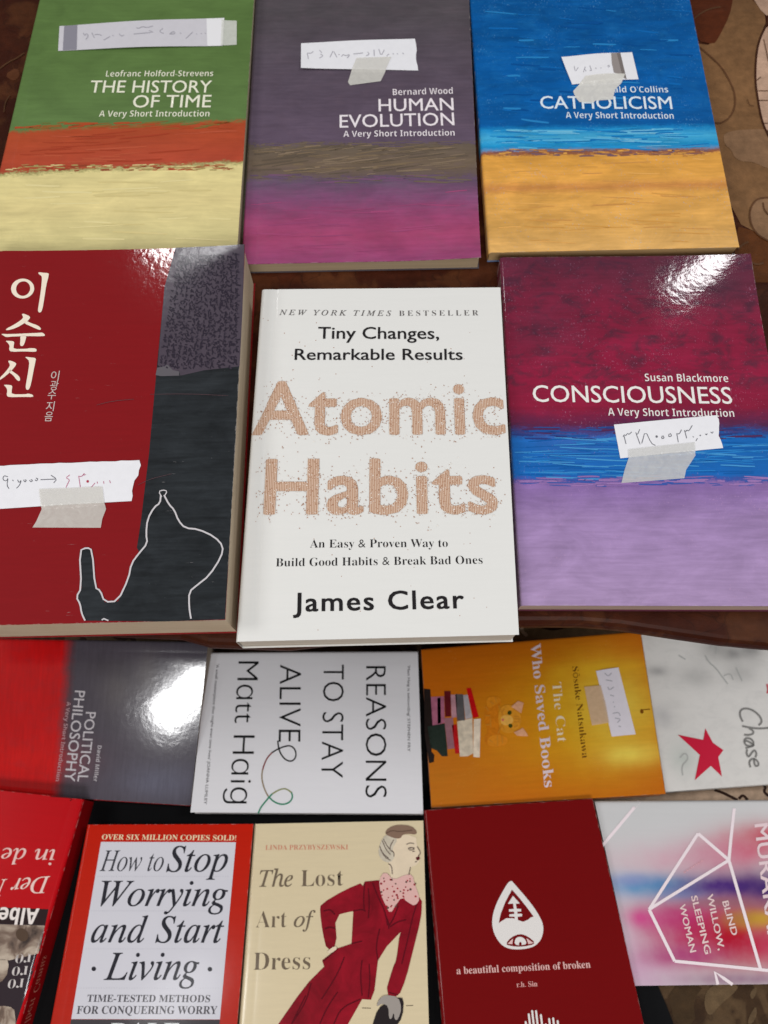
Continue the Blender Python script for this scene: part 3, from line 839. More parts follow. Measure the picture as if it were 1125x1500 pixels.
for ch, cx, cy in (('이', 428, 915), ('광', 422, 992), ('수', 404, 1063), ('지', 390, 1155), ('음', 379, 1235)):
    h = 66
    (pl,), (pr,) = q((cx-32, cy+30)), q((cx+32, cy+30))
    b.text(ch, pl, pr, 58/5.357, 'sans', sm)
job(b, m, m)

# white book with the dotted title
b = Book('white book with stippled copper title lettering in the middle of the table', [(383, 424), (733, 421), (760, 930), (345, 940)], 0.019, page=(222, 216, 204), lift=(0, 0, 0.0006, 0))
b_at = b
m = b.paint(base=(228, 228, 226), streak=0.015, coat=0.25, coat_rough=0.12)
bk = ink((38, 36, 38), 1, 0.25); gy = ink((98, 94, 94), 1, .25)
b.text('NEW YORK TIMES', (409, 461.5), (573, 463), 7.6, 'it', gy, sp=1.5)
b.text('BESTSELLER', (584.6, 463), (701, 462.3), 7.6, 'serif', gy, sp=1.5)
b.text('Tiny Changes,', (466, 496.3), (643, 496.7), 17, 'med', bk)
b.text('Remarkable Results', (431.7, 527.3), (677.5, 527.3), 16, 'med', bk)
b.text('An Easy & Proven Way to', (454, 802.5), (656, 801.4), 11.6, 'serif', bk)
b.text('Build Good Habits & Break Bad Ones', (404, 830), (707, 826), 11.8, 'serif', bk)
b.text('James Clear', (430, 896), (679.5, 891), 27, 'bold', bk, sp=1.12)
nt = NT('copper_stipple'); tc = nt.n('ShaderNodeTexCoord')
wv = nt.n('ShaderNodeTexWave'); wv.wave_type = 'BANDS'; wv.bands_direction = 'X'; wv.inputs['Scale'].default_value = 360; wv.inputs['Distortion'].default_value = 0.0
nt.l(tc.outputs['Object'], wv.inputs['Vector'])
vor = nt.n('ShaderNodeTexVoronoi'); vor.inputs['Scale'].default_value = 260; nt.l(tc.outputs['Object'], vor.inputs['Vector'])
col = nt.mix(wv.outputs[1], rgba((172, 126, 98)), rgba((222, 198, 178)))
nt.l(col, nt.b.inputs['Base Color']); gloss(nt, 0.45, 0.25, 0.12, 0, 0)
cop = nt.m; cdot = ink((172, 128, 104), 1, .2)
class Dotted:
    """big title: letters, plus loose dots scattered off their outlines"""
    def __init__(s, b): s.b = b
    def put_text(s, vs, fs, cap, **kw):
        n0 = len(b_at.V); s.b.put_text(vs, fs, cap, **kw)
        pts = s.b.V[n0:n0+len(vs)]
        rnd = random.Random(5)
        from collections import Counter
        ec = Counter(tuple(sorted(e)) for f in fs for e in zip(f, f[1:]+f[:1]))
        edges = [e for e, c in ec.items() if c == 1]
        wts = [(pts[e[0]]-pts[e[1]]).length for e in edges]
        wd, cpd = ink((240, 232, 224), 1, .2), cdot
        for k in range(1500):
            e = rnd.choices(edges, wts)[0]; t = rnd.random()
            p = pts[e[0]]*(1-t) + pts[e[1]]*t
            inward = k % 4 == 0
            d = abs(rnd.gauss(0, 0.0014 if inward else 0.0034)) if k % 9 else rnd.uniform(0, 0.012)
            an = rnd.uniform(0, 6.283)
            p = p + Vector((math.cos(an), math.sin(an), 0))*d
            r = rnd.uniform(0.00018, 0.00033)
            uv = s.b.uv_of(p)
            if not (0.02 < uv[0] < 0.98): continue
            p.z = s.b.C[0].z + s.b.EPS*(5 if inward else 4)
            s.b.face([p + Vector((math.cos(i*math.pi/3), math.sin(i*math.pi/3), 0))*r for i in range(6)], wd if inward else cpd)
for str_, pL, pR, h in (('Atomic', (370, 636), (738.7, 635), 75), ('Habits', (388, 752.4), (728, 751), 78)):
    TEXTQ.append((Dotted(b), make_text(str_, 'heavy', 1.05), 'heavy', dict(pL=pL, pR=pR, up=(0, -h), m=cop, layer=3, shear=False)))
rnd = random.Random(3)
for k in range(120):
    b.disc((rnd.uniform(385, 730), rnd.uniform(500, 800) if k % 3 else rnd.uniform(440, 925)), rnd.uniform(0.5, 0.85), cdot, 1, 6)
job(b, m)

# crimson, blue and lilac book
b = Book('crimson, blue and lilac banded book at the right edge of the shelf', [(732, 377), (1098, 374), (1193, 888), (763, 887)], 0.0125, page=(196, 168, 158), lift=(0, 0.0015, 0, 0))
b_con = b
m = b.paint([((930, 385), (104, 38, 62)), ((930, 450), (132, 28, 60)), ((930, 540), (146, 24, 62)), ((930, 596), (136, 24, 58)), ((930, 622), (82, 36, 76)), ((930, 634), (44, 70, 140)), ((930, 642), (14, 104, 186)), ((930, 697), (18, 104, 188)), ((930, 702), (70, 84, 168)), ((930, 708), (140, 108, 172)), ((930, 760), (160, 132, 182)), ((930, 885), (172, 146, 188))],
            edge=0.045, streak=0.16, mottle=0.9, mottle_col=(74, 38, 58), mottle_to=0.44, cloud=0.16, coat=0.9, coat_rough=0.06, crinkle=0.09, wave=0.04, coat_ior=1.6, speck=0.22, speck_col=(216, 170, 206),
            blobs=[((1050, 420), 90, 40, (84, 46, 66), 0.75), ((800, 490), 60, 50, (86, 40, 62), 0.6), ((950, 400), 70, 22, (96, 38, 60), 0.6), ((830, 560), 60, 60, (164, 26, 66), 0.5), ((1060, 500), 60, 50, (150, 30, 66), 0.5)])
b.text('Susan Blackmore', (945, 558.7), (1067, 560), 11, 'grot', WHITE)
b.text('CONSCIOUSNESS', (781, 588.7), (1073, 591.6), 24, 'semi', WHITE)
b.text('A Very Short Introduction', (891, 609), (1075.7, 611), 11, 'grot', WHITE)
dabs(b, 752, 1140, 640, 700, [(40, 130, 204), (12, 92, 170), (70, 150, 210)], 90, (20, 110), (0.6, 1.8), 0.0, .7)
dabs(b, 750, 1136, 626, 642, [(44, 60, 126), (82, 40, 84), (30, 84, 160)], 60, (14, 60), (0.8, 2.4), 0.0, .7)
dabs(b, 756, 1150, 698, 712, [(140, 108, 172), (60, 90, 172), (156, 120, 180)], 80, (10, 44), (0.8, 2.2), 0.0, .7)
job(b, m)

# ================================================================== books on the low table
b = Book('glossy red and dark grey book turned sideways, just below the thick Korean titled book', [(-88, 934), (305, 940), (279, 1180), (-98, 1156)], 0.008, shelf=False, spine='T', tilt=12, page=(150, 140, 130))
b_pol = b
m = b.paint([((20, 1045), (190, 6, 10)), ((84, 1045), (194, 8, 12)), ((99, 1045), (90, 58, 66)), ((106, 1045), (78, 72, 82)), ((200, 1045), (82, 76, 86)), ((290, 1045), (76, 72, 82))],
            axis='x', edge=0.03, streak=0.18, streak_dir='v', mottle=0.12, mottle_col=(56, 52, 62), coat=0.9, coat_rough=0.085, crinkle=0.05, wave=0.04, coat_ior=1.65, blobs=[((235, 1145), 60, 26, (104, 104, 122), .7), ((170, 1010), 26, 34, (104, 98, 100), .6), ((215, 985), 16, 30, (110, 104, 104), .5), ((150, 975), 40, 16, (66, 60, 66), .6), ((40, 1110), 60, 26, (206, 20, 18), .6)])  # pale and bright red blobs paint reflected light into the cover colour
pw = ink((196, 190, 196))
b.text('POLITICAL', (126, 1043), (113.5, 1144.6), (14.6, 0.5), 'semi', pw, shear=True)
b.text('PHILOSOPHY', (110.2, 1011.5), (94.5, 1143.8), (14.6, 1), 'semi', pw, shear=True)
b.text('A Very Short Introduction', (98.4, 1028), (81.8, 1143.8), (5.6, .5), 'grot', ink((186, 150, 156)), shear=True)
b.text('David Miller', (143.3, 1092), (137, 1144.6), (5.8, .5), 'grot', pw, shear=True)
job(b, m)

b = Book('pale grey book turned sideways with thin black capitals and a coloured looping line', [(305, 955), (612, 953), (620, 1192), (279, 1190)], 0.012, shelf=False, spine='T', page=(214, 208, 200))
b_rea = b
m = b.paint(base=(222, 221, 226), streak=0.02, coat=0.6, coat_rough=0.12)
k1 = ink((24, 24, 26))
b.text('REASONS', (536, 976), (535, 1168.4), (29, 0), 'light', k1, shear=True)
b.text('TO STAY', (473.8, 974), (470, 1139.6), (30, 0), 'light', k1, shear=True)
b.text('ALIVE', (410, 974), (407.6, 1086.8), (31, 0), 'light', k1, shear=True)
b.text('M\u0251tt H\u0251i\u0261', (349, 969), (335.5, 1177), (30, 0), 'light', k1, shear=True)
b.text("'A small masterpiece that might even save lives' JOANNA LUMLEY", (317, 973), (298.8, 1178), (3.8, 0), 'sans', ink((90, 88, 92)), shear=True)
b.text("'Matt Haig is astounding' STEPHEN FRY", (597, 975), (597, 1101), (3.8, 0), 'sans', ink((90, 88, 92)), shear=True)
q = Z(270, 930, 3.125)
b.stroke(q((428, 485), (430, 510), (440, 545), (465, 575), (495, 580), (513, 557), (508, 525), (488, 507), (460, 510), (430, 522), (400, 540)), 2.1, k1, 2, 2)
b.stroke(q((402, 539), (380, 562), (365, 595), (358, 620)), 2.0, ink((128, 60, 62)), 2, 1)
b.stroke(q((358, 618), (354, 650), (360, 685), (372, 718), (386, 742)), 2.0, ink((146, 130, 108)), 2, 1)
b.stroke(q((385, 740), (410, 765), (445, 778), (480, 770), (497, 745), (490, 720)), 2.2, ink((40, 130, 98)), 2, 2)
b.stroke(q((491, 722), (465, 703), (435, 708), (400, 730)), 2.0, ink((136, 140, 92)), 2, 2)
b.stroke(q((402, 728), (370, 765), (350, 790), (338, 818)), 2.2, ink((48, 130, 100)), 2, 2)
job(b, m)

b = Book('orange and yellow book turned sideways picturing a ginger cat on stacked books', [(617, 950), (938, 924), (975, 1163), (632, 1183)], 0.013, shelf=False, spine='T', page=(206, 180, 140))
b_cat = b
m = b.paint(base=(192, 98, 12), streak=0.08, coat=0.5, coat_rough=0.13, speck=0.10, speck_col=(236, 196, 130), crinkle=0.06, wave=0.08,
            blobs=[((650, 1150), 90, 60, (184, 112, 26), 0.7), ((815, 1060), 120, 90, (206, 136, 16), 0.8), ((870, 1040), 85, 75, (226, 176, 30), 0.95), ((905, 1040), 60, 62, (226, 190, 70), 0.9), ((925, 1105), 42, 16, (240, 214, 90), 0.8), ((880, 980), 60, 12, (228, 178, 40), 0.6), ((745, 1062), 44, 44, (214, 136, 24), 0.85)])
b.text('Who Saved Books', (777.3, 944), (797.6, 1154), (14, -2), 'serifb', ink((222, 204, 210)), shear=True)
b.text('The Cat', (808.7, 1000), (817, 1087.6), (13, -1), 'serif', ink((236, 220, 190)), shear=True)
b.text('Sōsuke Natsukawa', (838, 977), (853, 1111), (9, -1), 'serif', ink((104, 62, 16)), shear=True)
q = Z(600, 890, 2.9605)
for pts, c in (([(62, 352), (90, 355), (100, 520), (95, 625), (108, 640), (105, 670), (85, 675), (66, 560)], (34, 26, 24)),
               ([(92, 388), (150, 385), (152, 500), (95, 515)], (164, 96, 120)), ([(120, 392), (134, 390), (136, 500), (122, 505)], (128, 70, 96)),
               ([(150, 362), (178, 362), (180, 472), (154, 474)], (96, 22, 28)), ([(178, 378), (204, 378), (206, 475), (182, 478)], (176, 130, 140)),
               ([(78, 515), (152, 502), (162, 600), (165, 645), (140, 645), (118, 620), (92, 610)], (36, 46, 40)),
               ([(150, 480), (188, 478), (196, 610), (165, 615)], (146, 100, 110)), ([(183, 510), (204, 506), (218, 632), (198, 634)], (178, 22, 26)),
               ([(198, 376), (232, 376), (240, 490), (206, 490)], (88, 84, 86)), ([(232, 380), (252, 378), (272, 478), (242, 484)], (170, 162, 166)),
               ([(206, 494), (272, 480), (276, 632), (252, 645), (218, 646)], (206, 192, 172)), ([(246, 350), (266, 348), (300, 474), (276, 480)], (190, 14, 20)),
               ([(278, 484), (308, 482), (304, 650), (276, 648)], (222, 206, 186))):
    b.poly(q(*pts), art(c, 0.22, 160), 2)
for pts, c, L in (([(318, 470), (345, 395), (385, 388), (402, 410), (380, 440), (392, 480), (385, 550), (425, 560), (425, 590), (385, 608), (330, 600), (322, 560), (340, 540)], (204, 118, 20), 2),
                  ([(330, 400), (350, 385), (390, 388), (398, 408), (370, 424), (340, 440)], (214, 132, 28), 3),
                  ([(340, 560), (390, 548), (428, 565), (420, 596), (370, 606), (335, 596)], (216, 134, 30), 3),
                  ([(385, 450), (410, 420), (450, 425), (480, 455), (486, 495), (468, 532), (435, 548), (400, 540), (384, 500)], (216, 144, 40), 4),
                  ([(440, 430), (455, 418), (470, 406), (494, 414), (488, 440), (484, 458), (462, 446)], (222, 164, 128), 5), ([(452, 542), (478, 530), (490, 522), (504, 540), (514, 558), (490, 558), (466, 556)], (222, 164, 128), 5),
                  ([(395, 470), (430, 465), (450, 480), (448, 500), (425, 512), (395, 508)], (228, 172, 80), 5),
                  ([(425, 450), (438, 446), (444, 458), (434, 468), (424, 464)], (64, 66, 20), 6), ([(428, 506), (442, 504), (448, 516), (438, 524), (428, 518)], (64, 66, 20), 6),
                  ([(398, 484), (408, 480), (410, 492), (400, 494)], (210, 110, 90), 6)):
    b.poly(q(*pts), art(c, 0.16, 260), L, 0 if c == (222, 164, 128) else 2)
for a in ([(450, 440), (470, 452)], [(452, 472), (475, 474)], [(454, 484), (480, 484)], [(452, 497), (475, 496)], [(452, 520), (470, 512)], [(405, 470), (392, 440), (386, 425)], [(402, 506), (390, 530), (382, 548)], [(412, 440), (400, 455)], [(412, 530), (402, 515)], [(330, 430), (342, 450)], [(328, 470), (350, 470)], [(330, 510), (352, 508)], [(372, 392), (376, 412)], [(400, 560), (404, 590)], [(380, 556), (382, 600)], [(350, 410), (365, 420)], [(345, 575), (360, 585)], [(350, 480), (352, 520)]):
    b.stroke(q(*a), 1.6, ink((204, 132, 40)), 6, 0)
b.poly([(939, 1038), (942, 1040), (943, 1044), (940, 1046), (937, 1043)], ink((120, 70, 14)), 2, 1); b.stroke([(941, 1040), (952, 1039)], 1.2, ink((120, 70, 14)), 2, 0)
job(b, m)

b = Book('white book with grey ink smudges, pencil script and one crimson star', [(937, 914), (1290, 936), (1300, 1135), (975, 1160)], 0.010, shelf=False, spine='T', page=(206, 198, 190))
b_cha = b
m = b.paint(base=(214, 211, 208), streak=0.02, mottle=0.22, mottle_col=(172, 171, 170), coat=0.3, coat_rough=0.2,
            blobs=[((1052, 950), 26, 20, (142, 140, 138), .7), ((1098, 950), 16, 14, (110, 108, 108), .8), ((1075, 958), 12, 8, (118, 116, 116), .7), ((962, 983), 16, 8, (148, 146, 146), .7), ((1020, 990), 26, 16, (168, 166, 164), .7), ((1085, 985), 24, 18, (168, 166, 164), .6), ((972, 1050), 14, 16, (172, 170, 172), .6), ((1000, 1110), 20, 24, (184, 190, 184), .7)])
q = Z(900, 890, 5)
b.poly(q((665, 885), (720, 990), (797, 1045), (760, 1095), (787, 1238), (705, 1160), (588, 1264), (625, 1080), (464, 932), (650, 970)), ink((196, 30, 60), 1, .3), 3)
pc = ink((128, 126, 124), 1, .3)
for a in ([(1055, 862), (1078, 845), (1075, 812), (1045, 775), (1000, 745), (945, 738), (918, 760), (920, 800), (940, 836)],
          [(935, 868), (990, 880), (1060, 888), (1130, 882)], [(985, 886), (1015, 900), (1018, 925), (985, 935), (950, 932)],
          [(950, 985), (955, 960), (985, 955), (1015, 975), (1020, 1005), (995, 1018), (960, 1008), (950, 985), (965, 972), (1010, 1000), (1025, 1012), (960, 1030)],
          [(1032, 1098), (1042, 1069), (1024, 1040), (1002, 1069), (982, 1098), (965, 1069), (972, 1040)],
          [(1020, 1105), (1027, 1161), (1052, 1161), (1056, 1136), (1027, 1106), (999, 1111), (985, 1136), (996, 1170)]):
    b.stroke(q(*a), 2.8, pc, 3, 2)
for a in ([(665, 350), (690, 400), (740, 440), (770, 480), (830, 560)], [(890, 440), (915, 490), (935, 540)], [(230, 185), (270, 180), (255, 200)], [(480, 1100), (520, 1060), (545, 1110), (490, 1160), (500, 1230)], [(470, 350), (520, 380)], [(700, 300), (720, 270), (760, 290), (740, 340)], [(800, 500), (850, 480), (870, 530)]):
    b.stroke(q(*a), 1.8, ink((172, 172, 170), 1, .3), 2, 2)
b.stroke(q((1118, 560), (1125, 600), (1120, 630)), 3, ink((196, 90, 96), 1, .3), 2, 0)
job(b, m)

# upside-down red book
b = Book('thick red book lying upside down with a black and sepia photograph strip', [(-150, 1142), (122, 1171), (20, 1530), (-300, 1500)], 0.020, shelf=False, spine='R', page=(190, 176, 150))
b_cam = b; b.MAXE = 0.0025
m = b.paint(base=(186, 8, 20), streak=0.05, coat=0.15, coat_rough=0.2)
sp = b.paint(base=(140, 6, 14), wear=0, streak=0.08, coat=0.3, coat_rough=0.25)
q = Z(0, 1150, 4.286)
b.poly(q((305, 780), (-640, 745), (-640, 850), (284, 878)), ink((42, 28, 30)), 1)
nt = NT('sepia_photo'); tc = nt.n('ShaderNodeTexCoord')
f = nt.noise(tc.outputs['Object'], 62, 4, 0.55, 0.8)
nt.l(nt.ramp(f, [(0.30, rgba((60, 48, 44))), (0.44, rgba((120, 100, 88))), (0.56, rgba((180, 164, 148))), (0.7, rgba((204, 190, 174)))]), nt.b.inputs['Base Color']); gloss(nt, .45, .35, .2, 0, 0)
b.poly(q((284, 878), (-640, 850), (-640, 1640), (112, 1640), (100, 1500), (215, 1150), (248, 1050), (282, 885)), ink((50, 40, 46)), 1)
b.poly(q((282, 882), (-640, 856), (-640, 1070), (60, 1100), (240, 1058)), nt.m, 2)
b.poly(q((10, 1090), (60, 1100), (40, 1220), (-60, 1260), (-60, 1100)), nt.m, 2, 1)
b.poly(q((-60, 1390), (60, 1385), (100, 1420), (95, 1640), (-200, 1640)), nt.m, 2, 1)
b.poly(q((120, 895), (165, 905), (185, 950), (160, 985), (115, 975), (95, 930)), ink((84, 66, 54)), 3, 2)
b.text('in de', (80.5, 1244.5), (2.5, 1242), (0, 23), 'it', ink((238, 196, 190)), shear=True)
b.text('Der M', (74, 1283.5), (-24, 1290), (-3, 24), 'it', ink((240, 206, 198)), shear=True)
b.text('Albert Camus', (58, 1331), (-118, 1325), (-4, 23), 'grotb', ink((236, 226, 222)), shear=True)
for k, (x0, y0) in enumerate(((47, 1396), (42, 1414.5), (36, 1433))):
    b.text('ro', (x0, y0), (x0-23, y0+2), (-3, 19), 'serif', ink((206, 198, 196)), shear=True)
b.stroke(q((318, 72), (370, 76), (430, 80), (455, 86), (440, 100)), 1.2, ink((96, 8, 14)), 2, 1)
job(b, m, sp)
class SpineText:
    def __init__(s, b):
        s.b = b; A, B = b.C[1], b.C[2]; s.e = (B-A).normalized(); s.A = A; s.B = B
    def put_text(s, vs, fs, cap, m, **kw):
        out = []; nrm = Vector((s.e.y, -s.e.x, 0)).normalized()
        if nrm.dot(s.A-s.b.C[0]) < 0: nrm = -nrm
        L = (s.B-s.A).length; x0 = min(v.x for v in vs); x1 = max(v.x for v in vs)
        for v in vs:
            t = (v.x-x0)/(x1-x0)
            p = s.A + s.e*(L*(0.97-0.30*t)); p.z = s.b.t*0.62 - 0.0075*v.y/cap + 0.001
            out.append(p + nrm*0.0003)
        s.b.mesh_add(out, fs, m)
TEXTQ.append((SpineText(b), make_text('Albert Camus', 'it', 1.1), 'it', dict(m=ink((196, 120, 104)))))

b = Book('red bordered book with a white panel of large black italic lettering', [(127, 1208), (371, 1207), (345, 1530), (67, 1530)], 0.017, shelf=False, page=(200, 186, 160))
b_how = b
m = b.paint([((250, 1212), (188, 28, 6)), ((250, 1330), (186, 34, 18)), ((250, 1500), (178, 40, 28))], edge=0.0, streak=0.05, coat=0.12, coat_rough=0.14)
q = Z(70, 1180, 3.629)
b.poly(q((283, 193), (1000, 195), (915, 1137), (125, 1135)), ink((208, 207, 216), 1, .05), 1)
b.poly(q((124, 1137), (915, 1139), (905, 1262), (98, 1262)), ink((70, 66, 70), 1, .05), 1)
b.text('OVER SIX MILLION COPIES SOLD!', (149, 1229.8), (345.6, 1231.2), 7.6, 'serifb', ink((238, 216, 178)))
k2 = ink((44, 44, 52), 1, .05); k3 = ink((62, 62, 70), 1, .05)
b.text('How to', (145.8, 1275.9), (238.6, 1275.9), 30, 'itl', k3)
b.text('Stop', (243.6, 1277), (332.6, 1276.4), 37, 'it', k2)
b.text('Worrying', (144.4, 1326.9), (331.8, 1327.4), 36.5, 'it', k2)
b.text('and Start', (132.8, 1380.3), (326.3, 1381), 38, 'it', k2)
b.text('Living', (152, 1435.4), (289.6, 1435), 39.5, 'it', k2)
for c in ((245, 868), (862, 870)):
    (p,) = q(c); b.disc(p, 3.4, k2, 2, 12)
for x0, x1, y in ((265, 970, 377), (235, 870, 560), (205, 935, 762), (165, 920, 970)):
    n_ = 56
    for i in range(n_):
        (p,) = q((x0+(x1-x0)*i/n_, y)); b.disc(p, 0.55, ink((176, 176, 186), 1, .3), 2, 5)
b.text('TIME-TESTED METHODS', (127.3, 1467.4), (307.5, 1468), 10.2, 'serifb', ink((84, 82, 88), 1, .05))
b.text('FOR CONQUERING WORRY', (112, 1485), (318, 1485.3), 11.3, 'serifb', ink((84, 82, 88), 1, .05))
b.text('DALE', (160, 1524), (262, 1524), 25.5, 'serifb', ink((214, 212, 218), 1, .05))
job(b, m)

b = Book('cream book with a fashion drawing of a woman in a crimson suit', [(372.5, 1207), (620, 1202), (629, 1530), (347, 1530)], 0.015, shelf=False, page=(204, 190, 160))
b_los = b
m = b.paint(base=(216, 200, 166), streak=0.04, coat=0.45, coat_rough=0.16)
tx = ink((112, 98, 82), 1, .4)
b.text('LINDA PRZYBYSZEWSKI', (388.7, 1245), (509.8, 1244.4), 7.0, 'serif', ink((206, 130, 108), 1, .4))
b.text('The', (379.6, 1299), (428.6, 1298.6), 24, 'it', tx)
b.text('Lost', (440.7, 1298.6), (502.6, 1297.3), 23.5, 'serif', tx)
b.text('Art', (374.5, 1359), (419.6, 1358.4), 24, 'seriflt', tx)
b.text('of', (430.4, 1357.9), (462, 1356.8), 22.5, 'it', tx)
b.text('Dress', (371, 1421), (454.4, 1419.8), 25, 'serif', tx)
q = Z(350, 1180, 3.879)
SUIT, SUIT2 = art((134, 13, 31), 0.32, 55), ink((92, 8, 24), 1, .45)
skin, hair = art((226, 208, 182), 0.06, 60), art((200, 190, 172), 0.16, 120)
b.poly(q((835, 170), (1005, 165), (1012, 230), (1035, 270), (1018, 288), (1028, 306), (1012, 338), (975, 350), (965, 400), (985, 430), (870, 440), (862, 400), (850, 330)), skin, 2, 1)
b.poly(q((830, 165), (802, 215), (790, 270), (812, 312), (858, 328), (888, 292), (868, 250), (905, 190), (870, 175)), hair, 3, 1)
b.poly(q((826, 162), (850, 125), (905, 108), (980, 115), (1013, 148), (1005, 166), (960, 160), (930, 166), (918, 188), (880, 186)), ink((134, 108, 92), 1, .4), 4, 1)
b.stroke(q((835, 160), (870, 140), (910, 150), (985, 140)), 1.3, ink((100, 78, 66), 1, .4), 5, 1)
for a in ([(962, 244), (975, 238), (998, 242)], [(820, 190), (845, 235), (870, 262)], [(805, 250), (830, 295), (862, 312)], [(880, 195), (862, 225), (858, 250)], [(1000, 322), (1012, 318)], [(985, 262), (1000, 260)], [(960, 246), (980, 240), (1000, 246), (985, 254), (965, 252)], [(950, 222), (975, 212), (995, 218)], [(1012, 232), (1034, 270), (1018, 288)], [(850, 330), (868, 345), (872, 390)], [(975, 350), (965, 395)], [(800, 230), (815, 270), (850, 300)], [(815, 200), (835, 250), (862, 280)], [(868, 255), (882, 270), (880, 290)]):
    b.stroke(q(*a), 1.1, ink((110, 96, 88), 1, .4), 5, 1)
b.poly(q((1005, 296), (1022, 288), (1030, 300), (1018, 314), (1006, 306)), ink((92, 30, 38), 1, .4), 5, 1)
b.poly(q((720, 430), (600, 480), (465, 560), (460, 600), (475, 720), (500, 825), (558, 795), (545, 625), (650, 598), (725, 600)), SUIT, 2, 1)
b.poly(q((715, 432), (790, 425), (900, 440), (1010, 500), (1040, 545), (1035, 620), (915, 722), (840, 800), (790, 880), (770, 1050), (750, 1103), (700, 1100), (620, 1241), (585, 1360), (180, 1360), (225, 1241), (330, 1090), (400, 1000), (485, 915), (473, 880), (560, 812), (640, 785), (650, 598)), SUIT, 3)
b.poly(q((1040, 550), (1035, 640), (990, 820), (950, 980), (905, 1092), (830, 1075), (875, 920), (895, 880), (915, 715), (970, 600)), SUIT, 4, 1)
for a in ([(760, 440), (790, 520), (830, 600), (845, 680)], [(830, 620), (850, 660), (852, 700)], [(905, 570), (880, 640), (850, 690)], [(735, 470), (742, 560), (735, 640)], [(1010, 560), (985, 640), (960, 760), (925, 900)], [(480, 600), (520, 590), (545, 620)], [(490, 700), (520, 690), (548, 700)], [(700, 880), (690, 960), (700, 1080)], [(600, 860), (560, 960), (470, 1100)], [(740, 900), (745, 1000), (735, 1090)], [(410, 1010), (380, 1120), (300, 1241)], [(460, 1241), (500, 1150), (560, 1060)], [(715, 440), (708, 520), (712, 600)], [(650, 600), (700, 590), (720, 600)], [(640, 785), (700, 770)], [(790, 880), (778, 800), (800, 700)], [(560, 812), (520, 850), (480, 885)], [(300, 1241), (340, 1160), (380, 1080)], [(540, 1241), (580, 1150), (690, 1100)], [(860, 690), (900, 660), (950, 650)], [(850, 1060), (880, 1070), (905, 1075)]):
    b.stroke(q(*a), 1.6, SUIT2, 5, 2)
b.poly(q((795, 420), (830, 372), (880, 425), (940, 395), (985, 390), (1000, 450), (1030, 530), (1000, 572), (960, 550), (925, 520), (895, 560), (860, 617), (830, 560), (805, 500)), ink((222, 178, 172), 1, .4), 5, 1)
rnd = random.Random(11)
for k in range(46):
    x, y = rnd.uniform(808, 1005), rnd.uniform(405, 590)
    if (y > 540 and 900 < x < 950) or (y > 575 and x > 890) or (x < 830 and y > 520): continue
    (p,) = q((x, y)); b.disc(p, rnd.uniform(1.0, 1.9), ink(rnd.choice([(164, 24, 40), (150, 40, 52), (90, 70, 60)]), 1, .4), 6, 6)
b.poly(q((755, 1260), (790, 1150), (850, 1115), (900, 1090), (938, 1095), (930, 1200), (890, 1260), (870, 1360), (730, 1360)), ink((40, 34, 36), 1, .4), 5, 1)
b.poly(q((780, 1145), (795, 1100), (830, 1075), (905, 1085), (925, 1150), (905, 1215), (885, 1218), (880, 1170), (868, 1212), (852, 1210), (850, 1140), (815, 1122)), ink((158, 150, 144), 1, .4), 6, 1)
b.poly(q((497, 832), (545, 795), (562, 812), (520, 842)), skin, 6, 1)
for a in ([(700, 1150), (750, 1152)], [(950, 1138), (990, 1136)]): b.stroke(q(*a), 1.0, tx, 2, 0)
job(b, m)

b = Book('plain dark red book with a white drop emblem', [(621, 1187), (868, 1170), (950, 1530), (650, 1530)], 0.016, shelf=False, page=(190, 170, 150))
b_bro = b
m = b.paint(base=(112, 2, 5), streak=0.03, coat=0.3, coat_rough=0.16, wave=0.04)
q = Z(690, 1260, 5.625)
W2 = ink((226, 222, 220), 1, .35); MR = ink((112, 6, 12), 1, .35)
b.poly(q((322, 155), (365, 205), (440, 290), (520, 390), (575, 480), (598, 550), (590, 620), (560, 680), (500, 722), (390, 738), (300, 728), (240, 690), (190, 610), (172, 530), (178, 450), (205, 365), (250, 275)), W2, 2, 2)
b.poly(q((337, 243), (400, 315), (460, 390), (515, 465), (490, 472), (470, 490), (430, 507), (390, 495), (345, 478), (290, 478), (228, 518), (245, 440), (285, 340)), MR, 3)
b.poly(q((345, 293), (402, 358), (368, 358), (376, 400), (412, 402), (412, 422), (380, 424), (382, 440), (420, 442), (420, 462), (384, 466), (386, 500), (360, 496), (358, 466), (315, 464), (315, 446), (356, 442), (354, 424), (312, 424), (312, 404), (352, 402), (346, 358), (303, 360)), W2, 4)
b.poly(q((283, 692), (330, 635), (400, 606), (465, 625), (535, 685), (470, 706), (400, 714), (330, 708)), MR, 3, 1)
b.poly(q((300, 688), (345, 645), (340, 692)), ink((226, 190, 188), 1, .35), 4); b.poly(q((455, 642), (515, 682), (472, 692)), ink((226, 190, 188), 1, .35), 4)
b.poly(q((358, 695), (362, 650), (385, 632), (420, 632), (448, 655), (458, 692), (405, 702)), W2, 4, 1)
b.poly(q((392, 700), (396, 680), (405, 672), (415, 680), (418, 700)), MR, 5, 1)
b.text('a beautiful composition of broken', (669, 1427), (865.3, 1417.5), 10.5, 'serifb', ink((222, 176, 172), 1, .35))
b.text('r.h. Sin', (757, 1446), (787.4, 1444.7), 7.6, 'serifb', ink((216, 160, 156), 1, .35))
for x, y in ((450, 1325), (475, 1262), (503, 1235), (535, 1235), (575, 1268), (615, 1345), (643, 1300), (676, 1295), (713, 1318)):
    a = q((x, y+8), (x+18, y+160), (x+40, 1560))
    b.stroke(a, 2.9, W2, 2, 0); b.disc(a[0], 1.45, W2, 2, 10)
job(b, m)

